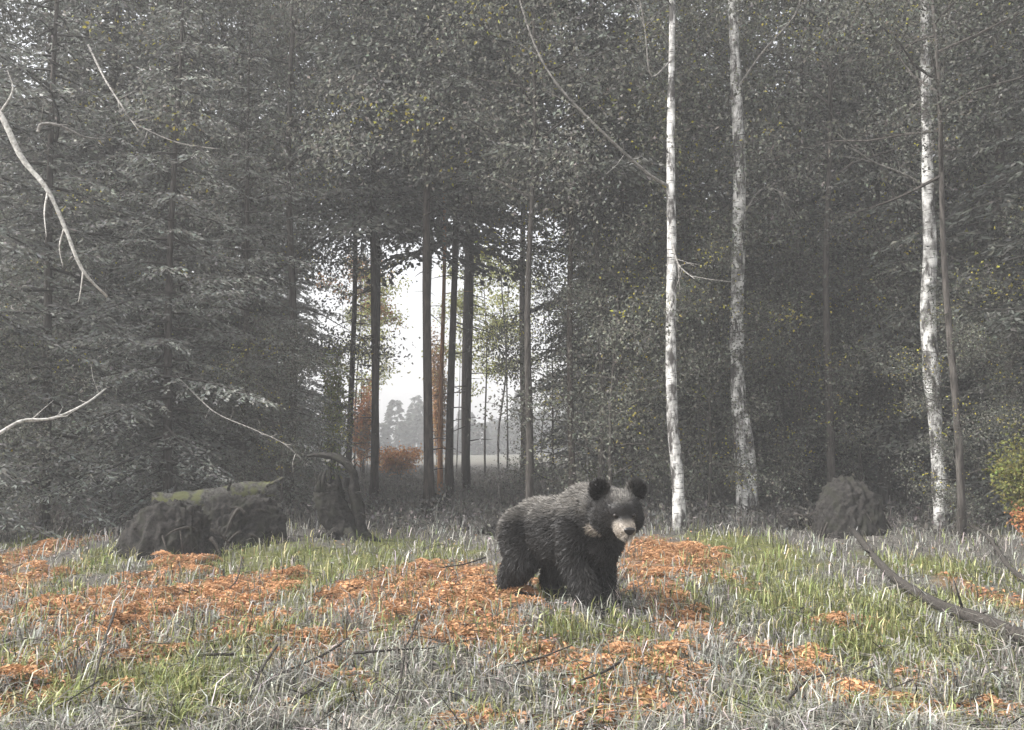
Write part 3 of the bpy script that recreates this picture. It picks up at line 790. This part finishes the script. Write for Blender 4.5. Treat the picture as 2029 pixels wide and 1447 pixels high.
def log(name, label, a, b, r0, r1, mat, seed, parts=True):
    a, b = np.array(a, float), np.array(b, float)
    e = link(name, None, loc=tuple(a)); tag(e, label, 'log')
    r_ = np.random.default_rng(seed)
    t = np.linspace(0, 1, 18)
    c = np.outer(t, b - a); c[:, 2] += 0.03 * np.sin(t * 7 + seed); c[:, 0] += 0.02 * np.sin(t * 5)
    mb = MB(); mb.add(*tube(c, np.linspace(r0, r1, 18) * (1 + 0.06 * r_.normal(size=18)), 16, 0.05, seed)); link('trunk', mb.mesh(name, mat), e)
    if parts:
        for k in range(4):
            i = r_.integers(3, 16); d = nrm(r_.normal(0, 1, 3) + [0, -0.4, 0.6]); l = r_.uniform(0.12, 0.3)
            mb = MB(); mb.add(*tube([c[i], c[i] + d * (l * 0.6 + r0), c[i] + d * (l + r0)], [0.028, 0.02, 0.012], 6)); link('branch_stub', mb.mesh('branch_stub', mat), e)
    return e


log('fallen_log', 'old mossy log with pale top lying across the dark root hollow', at(300, 1000, 13.9), at(548, 968, 14.6), 0.16, 0.10, M_LOGMOSS, 9)


def rugged(v, amt, seed):
    """break up the surface of a tube with ridged waves"""
    r_ = np.random.default_rng(seed); v = np.array(v, float); d = np.zeros_like(v)
    for fq, am in ((7, 1.0), (15, 0.6), (33, 0.35)):
        for q in range(3):
            w_ = nrm(r_.normal(0, 1, 3) * np.array([1, 1, 0.5])) * fq
            d += am * np.outer(1 - 2 * np.abs(np.sin(v @ w_ + r_.uniform(0, 6.28))), nrm(r_.normal(0, 1, 3) * np.array([1, 1, 0.3])))
    return v + d * amt


def snag():
    """leaning rotten stump with a splintered crown and a dead root arching over it"""
    x, y = ground_at(680, 1078)
    b = np.array([x, y, float(gh(x, y))])
    e = link('arched_snag', None, loc=tuple(b)); tag(e, 'dark rotten snag with a dead root arching over its broken top beside the bright gap', 'snag')
    f = lambda px, py, dy=0.0: np.array(at(px, py, y + dy)) - b
    mb = MB(); c = curve_pts([f(688, 1085), f(672, 1035), f(652, 990), f(650, 962)], 40)
    V, F = tube(c, np.interp(np.linspace(0, 1, 40), [0, .12, .3, .8, 1], [0.30, 0.21, 0.19, 0.20, 0.17]), 36, 0.07, 2)
    V = rugged(V, 0.016, 5); top = V[:, 2] > V[:, 2].max() - 0.12
    mb.add(V, F); link('stump', mb.mesh('snag_stump', M_ROT), e)
    r_ = np.random.default_rng(3)
    for k in range(16):
        a = k * 0.393 + r_.normal(0, 0.1); p = c[-1] + np.array([math.cos(a) * 0.15, math.sin(a) * 0.15, -0.08]); h = r_.uniform(0.10, 0.34)
        mb = MB(); mb.add(*tube([p, p + [r_.normal(0, 0.01), 0, h * 0.6], p + [r_.normal(0, 0.04), r_.normal(0, 0.03), h]], [0.045, 0.026, 0.004], 5, 0.15, k)); link('splinter', mb.mesh('snag_splinter', M_ROT), e)
    mb = MB(); c = curve_pts([f(608, 905, .2), f(640, 902, .1), f(676, 912), f(700, 940), f(703, 985), f(712, 1040), f(722, 1084)], 40)
    V, F = tube(c, np.interp(np.linspace(0, 1, 40), [0, .25, .6, 1], [0.015, 0.05, 0.062, 0.085]), 14, 0.1, 3)
    mb.add(rugged(V, 0.010, 6), F)
    for k in range(7):
        i = int(r_.integers(4, 34)); d = nrm(r_.normal(0, 1, 3) + [0, 0, 0.3]); l = r_.uniform(0.12, 0.4)
        mb.add(*tube([c[i], c[i] + d * l * 0.5 + r_.normal(0, 0.03, 3), c[i] + d * l], [0.014, 0.008, 0.003], 5))
    link('arch', mb.mesh('snag_arch', M_ROT), e)
    for k in range(6):
        a = k * 1.05; d = np.array([math.cos(a), math.sin(a), 0])
        mb = MB(); mb.add(*tube([np.array([0, 0, 0.16]), d * 0.26 + [0, 0, 0.07], d * 0.52 + [0, 0, -0.06]], [0.10, 0.06, 0.02], 7, 0.08, k)); link('root', mb.mesh('snag_root', M_ROT), e)


snag()


def pole(name, label, ctrl, r0, r1, seed, mat=M_STICK, cat='fallen branch', stubs=5, group=None, lift=0.0):
    r_ = np.random.default_rng(seed)
    P = []
    for k, (px, py) in enumerate(ctrl):
        x, y = ground_at(px, py); P.append((x, y, float(gh(x, y)) + lift))
    base = np.array(P[0]); c = curve_pts(np.array(P) - base, 26)
    e = link(name, None, loc=tuple(base)); tag(e, label, cat, group)
    mb = MB(); mb.add(*tube(c, np.linspace(r0, r1, 26) * (1 + 0.06 * r_.normal(size=26)), 9, 0.05, seed)); link('stem', mb.mesh(name, mat), e)
    for k in range(stubs):
        i = r_.integers(3, 24); d = nrm(nrm(c[i] - c[i - 1]) * 0.6 + r_.normal(0, 0.6, 3) + [0, 0, 0.45]); l = r_.uniform(0.06, 0.22) * (1 + 10 * r0)
        rr = max(0.0025, min(r0, r1) * 0.35)
        mb = MB(); mb.add(*tube([c[i], c[i] + d * l * 0.5, c[i] + d * l], [rr, rr * 0.7, rr * 0.35], 5)); link('side_twig', mb.mesh('side_twig', mat), e)
    return e


pole('fallen_pole', 'long dark fallen pole running from the root mound across the grass', [(1692, 1075), (1760, 1150), (1850, 1215), (1930, 1275), (2060, 1335), (2140, 1372)], 0.035, 0.052, 1, cat='fallen pole', lift=0.12)
pole('fallen_branch', 'thin dark fallen branch behind the long fallen pole', [(1905, 1050), (1955, 1092), (2000, 1135), (2060, 1190)], 0.02, 0.03, 2, lift=0.10)
TW = 'thin dark dead twig poking up through the grass and fallen leaves'
for k, ctrl in enumerate([[(228, 1255), (205, 1340), (178, 1450)], [(548, 1315), (520, 1380), (488, 1455)], [(640, 1398), (600, 1425), (560, 1452)], [(462, 1344), (400, 1352), (335, 1382)],
                          [(800, 1330), (790, 1390), (772, 1450)], [(690, 1290), (640, 1335), (540, 1400)], [(962, 1135), (920, 1150), (872, 1160)], [(1000, 1345), (1060, 1335), (1135, 1312)],
                          [(830, 1245), (815, 1290), (800, 1320)], [(480, 1120), (470, 1160), (455, 1190)], [(1240, 1350), (1200, 1375), (1150, 1390)], [(1440, 1300), (1470, 1330), (1480, 1370)],
                          [(700, 1330), (780, 1322), (860, 1318)], [(1560, 1440), (1600, 1390), (1650, 1370)]]):
    pole('dead_twig', TW, ctrl, 0.009, 0.004, 30 + k, cat='twig', stubs=4, group='dead twigs in the foreground', lift=0.13)

# ------------------------------------------------------------------ ground cover
def sample(n, y0=3.6, y1=15.0, margin=1.35, bias=1.5):
    """random floor points, denser near the clearing's front"""
    u = rng.uniform(size=n)
    y = 1 / (1 / y0 ** bias + u * (1 / y1 ** bias - 1 / y0 ** bias)); y = y ** (1 / bias) if False else (y0 ** -bias + u * (y1 ** -bias - y0 ** -bias)) ** (-1 / bias)
    x = rng.uniform(-0.52, 0.52, n) * y * margin
    return x, y


def floor_cover():
    # green grass
    x, y = sample(150000); g = cover(x, y, W_GR) * (1 - 0.75 * cover(x, y, W_OR, 1.5))
    clump = 0.5 + 0.5 * np.sin(x * 9 + 2 * np.sin(y * 6)) * np.sin(y * 10 + x * 3)
    k = rng.uniform(size=len(x)) < 0.09 + 0.91 * g * (0.35 + 0.65 * clump)
    x, y, clump = x[k], y[k], clump[k]; n = len(x)
    P = np.stack([x, y, gh(x, y) - 0.01], 1)
    C = jitter((0.165, 0.178, 0.066), n, rng, 0.3, 0.07); dry = rng.uniform(size=n) < 0.10; C[dry] = jitter((0.50, 0.47, 0.26), int(dry.sum()), rng, 0.2)
    mb = MB(); blades(mb, P, rng.uniform(0.06, 0.20, n) * (0.6 + 0.7 * clump), rng.uniform(0.15, 1.1, n), 0.0055 + 0.0006 * y, C, rng)
    tag(link('grass', mb.mesh('grass', M_GRASS, False)), 'short olive-green grass growing in patches on the clearing', 'grass', kind='stuff')
    # grey withered herbs and straw
    x, y = sample(130000, 3.6, 17.0); g = np.maximum(cover(x, y, W_GR), cover(x, y, W_OR, 1.5))
    clump = 0.5 + 0.5 * np.sin(x * 7 - 3 * np.sin(y * 4)) * np.sin(y * 8 - x * 4)
    k = rng.uniform(size=len(x)) < (1 - 0.80 * g) * (0.25 + 0.75 * clump)
    x, y, clump = x[k], y[k], clump[k]; n = len(x)
    P = np.stack([x, y, gh(x, y) - 0.01], 1)
    C = jitter((0.20, 0.195, 0.17), n, rng, 0.45, 0.04); w = rng.uniform(size=n) < 0.16; C[w] = jitter((0.50, 0.485, 0.43), int(w.sum()), rng, 0.15)
    mb = MB(); blades(mb, P, rng.uniform(0.05, 0.22, n) * (0.5 + 0.9 * clump), rng.uniform(0.2, 1.5, n), 0.005 + 0.0006 * y, C, rng)
    tag(link('dry_grass', mb.mesh('dry_grass', M_GRASS, False)), 'grey withered grass and herbs between the green and rusty patches', 'dry grass', kind='stuff')
    # fallen leaves: rusty ones in the rust patches, grey elsewhere
    x, y = sample(85000); o = cover(x, y, W_OR, 1.5)
    k = rng.uniform(size=len(x)) < 0.15 + 0.85 * o
    x, y, o = x[k], y[k], o[k]; n = len(x)
    P = np.stack([x, y, gh(x, y) + rng.uniform(0.0, 0.05, n)], 1)
    a = rng.uniform(0, 6.28, n)
    D = np.stack([np.cos(a), np.sin(a), rng.normal(0.1, 0.35, n)], 1)
    rust = rng.uniform(size=n) < 0.12 + 0.88 * o
    C = np.where(rust[:, None], jitter((0.33, 0.185, 0.096), n, rng, 0.3, 0.08), jitter((0.27, 0.255, 0.23), n, rng, 0.3, 0.05))
    mb = MB(); leaves(mb, P, D, rng.uniform(0.025, 0.065, n), rng.uniform(0.018, 0.04, n), C, rng, 0.3, upright=np.array([0, 0, 1.0]))
    tag(link('leaf_litter', mb.mesh('leaf_litter', M_LITTER, False)), 'rust-brown and grey fallen leaves strewn over the clearing', 'fallen leaves', kind='stuff')
    # little sticks
    x, y = sample(1500); mb = MB()
    for q in range(len(x)):
        a, l = rng.uniform(0, 6.28), rng.uniform(0.08, 0.35); z = float(gh(x[q], y[q])) + 0.03
        d = np.array([math.cos(a), math.sin(a), rng.normal(0.05, 0.25)]) * l / 2; p = np.array([x[q], y[q], z + abs(d[2])])
        mb.add(*tube([p - d, p + [rng.normal(0, 0.02), rng.normal(0, 0.02), 0.01], p + d], [0.004, 0.0035, 0.0015], 3, cap=False), col=jitter((0.06, 0.054, 0.047), 1, rng, 0.5)[0])
    tag(link('stick_litter', mb.mesh('stick_litter', M_LITTER, False)), 'small dark broken sticks scattered in the grass', 'sticks', kind='stuff')
    # low brush at and behind the wood's edge
    y = rng.uniform(14.0, 46, 62000); x = rng.uniform(-0.66, 0.66, len(y)) * y
    hmax = 0.12 + 0.30 * (0.5 + 0.5 * np.sin(x * 2.1 + np.sin(y * 1.7) * 2) * np.sin(y * 1.9 + x))
    n = len(x); P = np.stack([x, y, gh(x, y) + rng.uniform(0, 1, n) ** 0.7 * hmax], 1)
    C = jitter((0.125, 0.12, 0.108), n, rng, 0.3, 0.05)
    mb = MB(); leaves(mb, P, rng.normal(0, 1, (n, 3)) + [0, 0, 0.3], rng.uniform(0.05, 0.11, n), rng.uniform(0.025, 0.05, n), C, rng, 0.2)
    st = rng.uniform(size=n) < 0.25
    blades(mb, np.stack([x[st], y[st], gh(x[st], y[st]) - 0.02], 1), hmax[st] * 1.1, rng.uniform(0.1, 0.6, st.sum()), 0.014, jitter((0.14, 0.13, 0.12), int(st.sum()), rng, 0.3), rng)
    tag(link('undergrowth', mb.mesh('undergrowth', M_GRASS, False)), 'low grey undergrowth along the edge of the wood', 'undergrowth', kind='stuff')


floor_cover()

# ------------------------------------------------------------------ withered ferns
def frond_mesh(seed, L=0.42):
    r_ = np.random.default_rng(seed); mb = MB()
    t = np.linspace(0, 1, 9)
    ax = np.stack([t * L * 0.86, 0.02 * np.sin(4 * t + seed), L * (0.62 * t - 0.75 * t ** 2.1)], 1)
    mb.add(*tube(ax, np.linspace(0.0032, 0.001, 9), 3, cap=False), col=(0.22, 0.11, 0.05))
    P, D, Ln, C = [], [], [], []
    for k in range(15):
        u = 0.2 + 0.8 * k / 15; b = np.array([np.interp(u, t, ax[:, q]) for q in range(3)])
        l = 0.34 * L * (1 - u) ** 0.75 + 0.015
        for sg in (-1, 1):
            d = nrm([0.55, sg, -0.25 + r_.normal(0, 0.2)]); m = 6
            q = (np.arange(m) + 0.5) / m
            pts = b + np.outer(q * l, d) + np.outer(-0.25 * l * q ** 2, [0, 0, 1])
            for s2 in (-1, 1):
                P.append(pts); D.append(d * 0.6 + s2 * np.cross(d, [0, 0, 1]) * 0.8 + r_.normal(0, 0.2, (m, 3))); Ln.append(l * 0.34 * (1.05 - q) + 0.008)
                C.append(np.array((0.42, 0.235, 0.12)) * (1 + 0.2 * r_.normal(size=(m, 1))))
    P, D, Ln, C = map(np.concatenate, (P, D, Ln, C))
    leaves(mb, P, D, Ln, Ln * 0.5, np.clip(C, 0.02, 0.7), r_, 0.2)
    return mb.mesh('fern_frond', M_FERN, False)


FR = [frond_mesh(300 + k) for k in range(5)]
LAB_FERN = 'low rust-brown withered fern in a rusty patch of the clearing'
placed = 0
w = np.array([rx * ry for (_, _, rx, ry) in W_OR]); w = w / w.sum()
while placed < 170:
    i = rng.choice(len(W_OR), p=w); cx, cy, rx, ry = W_OR[i]
    a, q = rng.uniform(0, 6.28), math.sqrt(rng.uniform()) * 0.95
    x, y = cx + rx * q * math.cos(a), cy + ry * q * math.sin(a)
    if y < 4.2 or y > 15 or abs(x) > 0.56 * y: continue
    e = link('withered_fern', None, loc=(x, y, float(gh(x, y))), rz=rng.uniform(0, 6.28), scale=rng.uniform(0.65, 1.2))
    tag(e, LAB_FERN, 'fern', 'withered ferns')
    nf = int(rng.integers(4, 7)); a0 = rng.uniform(0, 6.28)
    for j in range(nf):
        f = link('frond', FR[int(rng.integers(5))], e, rz=a0 + j * 6.283 / nf + rng.normal(0, 0.2), scale=rng.uniform(0.7, 1.15))
        f.rotation_euler[1] = rng.normal(0.05, 0.15)
    placed += 1

# ------------------------------------------------------------------ the bear
def bear():
    x, y = ground_at(1136, 1207)
    heading = R(37)                                   # from straight-at-camera towards +X
    e = link('bear', None, loc=(x, y, float(gh(x, y)) - 0.01), rz=heading - R(90), scale=1.12)
    tag(e, 'dark furry young bear with round ears and pale muzzle walking across the clearing', 'bear')
    bm = bmesh.new()

    def ell(c, r, rot=None):
        M = Matrix.Translation(Vector(c)) @ (rot.to_4x4() if rot is not None else Matrix()) @ Matrix.Diagonal((*r, 1))
        bmesh.ops.create_icosphere(bm, subdivisions=3, radius=1.0, matrix=M)

    def chain(pts, rads, n=10):
        for (p, q, a, b) in zip(pts[:-1], pts[1:], rads[:-1], rads[1:]):
            for t in np.linspace(0, 1, n):
                s = a * (1 - t) + b * t
                ell([p[k] * (1 - t) + q[k] * t for k in range(3)], (s, s, s))
    # trunk of the body: full rump, deep chest, slight shoulder hump
    ell((-0.36, 0, 0.52), (0.26, 0.225, 0.245)); ell((-0.12, 0, 0.55), (0.34, 0.23, 0.235)); ell((0.14, 0, 0.60), (0.27, 0.22, 0.265)); ell((0.15, 0, 0.77), (0.20, 0.12, 0.11))
    chain([(0.20, 0, 0.66), (0.36, -0.02, 0.70), (0.46, -0.05, 0.71)], [0.20, 0.175, 0.15], 6)
    ell((0.30, 0, 0.52), (0.13, 0.15, 0.17))
    for s in (-1, 1):
        st = 0.10 if s < 0 else -0.07                 # mid-stride
        chain([(0.20, 0.13 * s, 0.56), (0.15 + 0.3 * st, 0.145 * s, 0.37), (0.22 + 0.8 * st, 0.13 * s, 0.14), (0.24 + 0.9 * st, 0.13 * s, 0.055)], [0.135, 0.105, 0.078, 0.07])
        ell((0.30 + 0.9 * st, 0.13 * s, 0.05), (0.10, 0.072, 0.052))
        st = -st
        chain([(-0.42, 0.12 * s, 0.52), (-0.33 + 0.6 * st, 0.15 * s, 0.33), (-0.47 + 0.9 * st, 0.14 * s, 0.16), (-0.45 + st, 0.14 * s, 0.06)], [0.18, 0.125, 0.082, 0.068])
        ell((-0.38 + st, 0.14 * s, 0.05), (0.12, 0.072, 0.052))
    ell((-0.62, 0, 0.56), (0.05, 0.035, 0.06))        # stub tail
    # head, turned towards the camera and a little down
    hc = Vector((0.545, -0.075, 0.715))
    hrot = (Matrix.Rotation(R(-26), 3, 'Z') @ Matrix.Rotation(R(16), 3, 'Y'))
    H = lambda p: hc + hrot @ Vector(p)
    ell(H((0, 0, 0)), (0.150, 0.150, 0.140), hrot); ell(H((0.05, 0, 0.035)), (0.11, 0.12, 0.10), hrot)
    for s in (-1, 1):
        ell(H((-0.01, 0.085 * s, -0.05)), (0.10, 0.085, 0.095), hrot)
        ell(H((-0.035, 0.125 * s, 0.145)), (0.032, 0.062, 0.066), hrot)
    ell(H((0.15, 0, -0.045)), (0.105, 0.074, 0.068), hrot); ell(H((0.215, 0, -0.045)), (0.058, 0.056, 0.050), hrot)
    ell(H((0.155, 0, -0.085)), (0.085, 0.052, 0.042), hrot)
    me = bpy.data.meshes.new('bear_raw'); bm.to_mesh(me); bm.free()
    tmp = bpy.data.objects.new('bear_raw', me); COL.objects.link(tmp)
    md = tmp.modifiers.new('r', 'REMESH'); md.mode = 'VOXEL'; md.voxel_size = 0.0125
    ms = tmp.modifiers.new('s', 'SMOOTH'); ms.factor = 0.5; ms.iterations = 7
    dg = bpy.context.evaluated_depsgraph_get()
    body = bpy.data.meshes.new_from_object(tmp.evaluated_get(dg)); body.name = 'bear_body'
    bpy.data.objects.remove(tmp); bpy.data.meshes.remove(me)
    n = len(body.vertices); co = np.empty(n * 3); body.vertices.foreach_get('co', co); co = co.reshape(-1, 3)
    hri = np.array(hrot.inverted())

    def coat(p):
        """coat colour at body points, with sky sheen painted in on back and crown"""
        q = (p - np.array(hc)) @ hri.T
        dark = np.array((0.014, 0.0125, 0.0115)); tan = np.array((0.23, 0.20, 0.165)); sheen_grey = np.array((0.155, 0.145, 0.13))
        c = np.broadcast_to(dark, p.shape).copy()
        back_sheen = np.clip((p[:, 2] - 0.60 - 0.12 * (p[:, 0] + 0.3)) / 0.14, 0, 1) * np.clip((0.42 - p[:, 0]) / 0.12, 0, 1) + np.clip((-0.42 - p[:, 0]) / 0.16, 0, 1) * np.clip((p[:, 2] - 0.35) / 0.25, 0, 1)  # pale grey of skylight on back and rump, painted into the fur
        back_sheen = np.clip(back_sheen + 0.25 * np.sin(p[:, 0] * 31) * np.sin(p[:, 1] * 27 + p[:, 2] * 22) * (back_sheen > 0.02), 0, 1)[:, None]
        c = c * (1 - back_sheen) + sheen_grey * back_sheen
        inhead = np.linalg.norm(q, axis=1) < 0.33
        muz = (np.clip((q[:, 0] - 0.125 - 0.25 * np.maximum(q[:, 2] + 0.02, 0)) / 0.05, 0, 1) * np.clip((0.02 - q[:, 2]) / 0.03, 0, 1) * inhead)[:, None]
        c = c * (1 - muz) + tan * muz
        crown = (np.clip((q[:, 2] - 0.095) / 0.05, 0, 1) * np.clip((0.10 - np.abs(q[:, 1])) / 0.05, 0, 1) * inhead)[:, None]  # backlit highlight between the ears, painted as paler fur
        c = c * (1 - crown) + sheen_grey * 1.1 * crown
        ch = (np.exp(-(((p[:, 0] - 0.42) / 0.09) ** 2 + ((p[:, 1] + 0.19) / 0.07) ** 2 + ((p[:, 2] - 0.56) / 0.08) ** 2)) > 0.35)[:, None]
        return np.where(ch, tan, c)
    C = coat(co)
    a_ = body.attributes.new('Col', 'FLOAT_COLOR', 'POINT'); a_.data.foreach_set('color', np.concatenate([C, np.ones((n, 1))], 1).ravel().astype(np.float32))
    body.polygons.foreach_set('use_smooth', np.ones(len(body.polygons), bool))
    m_fur = mat_leaf('bear_fur', 0.5, 0.0, 0.0, 0.35)
    body.materials.clear(); body.materials.append(m_fur)
    link('body', body, e)
    # fur strands
    body.calc_loop_triangles()
    nt = len(body.loop_triangles); tri = np.empty(nt * 3, np.int32); body.loop_triangles.foreach_get('vertices', tri); tri = tri.reshape(-1, 3)
    A, B, Cc = co[tri[:, 0]], co[tri[:, 1]], co[tri[:, 2]]
    nr = np.cross(B - A, Cc - A); ar = np.linalg.norm(nr, axis=1); nr = nrm(nr)
    q = np.random.default_rng(77); N = 80000
    wt = ar * (1 + 2.5 * (np.linalg.norm((A - np.array(hc)), axis=1) < 0.3)); k = q.choice(nt, N, p=wt / wt.sum()); u, v = q.uniform(size=N), q.uniform(size=N); fl = u + v > 1; u[fl], v[fl] = 1 - u[fl], 1 - v[fl]
    P = A[k] + (B - A)[k] * u[:, None] + (Cc - A)[k] * v[:, None]; nn = nr[k]
    hq = (P - np.array(hc)) @ hri.T; ih = (np.linalg.norm(hq, axis=1) < 0.27)
    flow = np.stack([-0.8 + 0 * P[:, 0], 0.15 * np.sign(P[:, 1]), -0.55 + 0 * P[:, 0]], 1)
    flow[P[:, 2] < 0.36] = (-0.25, 0, -1)
    hf = nrm(P - np.array(H((0.30, 0, -0.02)))); flow = np.where(ih[:, None], hf, flow)
    tg = nrm(flow - nn * np.sum(flow * nn, 1, keepdims=True))
    D = nrm(tg * 0.9 + nn * 0.42 + q.normal(0, 0.16, (N, 3)))
    muzz = np.clip((hq[:, 0] - 0.04) / 0.08, 0, 1) * ih
    Ln = q.uniform(0.035, 0.065, N) * (1 - 0.62 * muzz) * np.where(ih, 0.75, 1) * np.where(P[:, 2] < 0.12, 0.5, 1)
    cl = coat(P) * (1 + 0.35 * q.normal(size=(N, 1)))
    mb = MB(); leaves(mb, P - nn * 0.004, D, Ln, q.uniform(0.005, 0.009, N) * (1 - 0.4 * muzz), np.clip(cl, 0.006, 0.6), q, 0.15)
    link('fur', mb.mesh('bear_fur_strands', m_fur, False), e)
    # nose, eyes, inner ears, claws
    m_nose, _, _, p = mat_new('bear_nose'); p.inputs['Base Color'].default_value = (0.012, 0.011, 0.011, 1); p.inputs['Roughness'].default_value = 0.3

    def small(name, c, r, rot, mat, nose=False):
        b2 = bmesh.new(); bmesh.ops.create_icosphere(b2, subdivisions=3, radius=1.0)
        for v_ in b2.verts:
            if nose: v_.co.y *= 1 + 0.35 * v_.co.z; v_.co.x *= 0.75 + 0.25 * abs(v_.co.z)
            v_.co = rot @ Vector((v_.co.x * r[0], v_.co.y * r[1], v_.co.z * r[2]))
        for f_ in b2.faces: f_.smooth = True
        m2 = bpy.data.meshes.new(name); b2.to_mesh(m2); b2.free(); m2.materials.append(mat)
        link(name, m2, e, loc=c)
    small('nose', H((0.272, 0, -0.028)), (0.022, 0.036, 0.026), hrot, m_nose, True)
    m_eye, _, _, p = mat_new('bear_eye'); p.inputs['Base Color'].default_value = (0.012, 0.008, 0.006, 1); p.inputs['Roughness'].default_value = 0.28
    m_claw, _, _, p = mat_new('bear_claw'); p.inputs['Base Color'].default_value = (0.06, 0.05, 0.04, 1); p.inputs['Roughness'].default_value = 0.4
    for s in (-1, 1):
        small('eye', H((0.142, 0.062 * s, 0.030)), (0.014, 0.015, 0.015), hrot, m_eye)
    for s in (-1, 1):
        for (bx, by) in ((0.395 + 0.9 * (0.10 if s < 0 else -0.07), 0.13 * s), (-0.265 - (0.10 if s < 0 else -0.07), 0.14 * s)):
            for j in range(5):
                yy = by + (j - 2) * 0.024; xx = bx - 0.012 * abs(j - 2)
                mb = MB(); mb.add(*tube([(xx - 0.02, yy, 0.05), (xx + 0.012, yy, 0.04), (xx + 0.034, yy, 0.014)], [0.008, 0.006, 0.0015], 6)); link('claw', mb.mesh('claw', m_claw), e)


bear()

# ------------------------------------------------------------------ damp air between the trees
def haze():
    bm = bmesh.new(); bmesh.ops.create_cube(bm, size=1.0)
    me = bpy.data.meshes.new('haze'); bm.to_mesh(me); bm.free()
    m = bpy.data.materials.new('haze_air'); m.use_nodes = True; N = m.node_tree.nodes; Lk = m.node_tree.links
    N.remove(N['Principled BSDF'])
    pv = N.new('ShaderNodeVolumePrincipled'); pv.inputs['Color'].default_value = (0.985, 0.985, 0.985, 1); pv.inputs['Density'].default_value = 0.0040; pv.inputs['Anisotropy'].default_value = 0.1
    Lk.new(pv.outputs[0], N['Material Output'].inputs['Volume'])
    me.materials.append(m)
    o = link('haze', me, loc=(0, 0, 15.0)); o.scale = (820, 820, 33.0)
    tag(o, 'thin pale mist hanging in the wood', 'mist', kind='stuff')


haze()
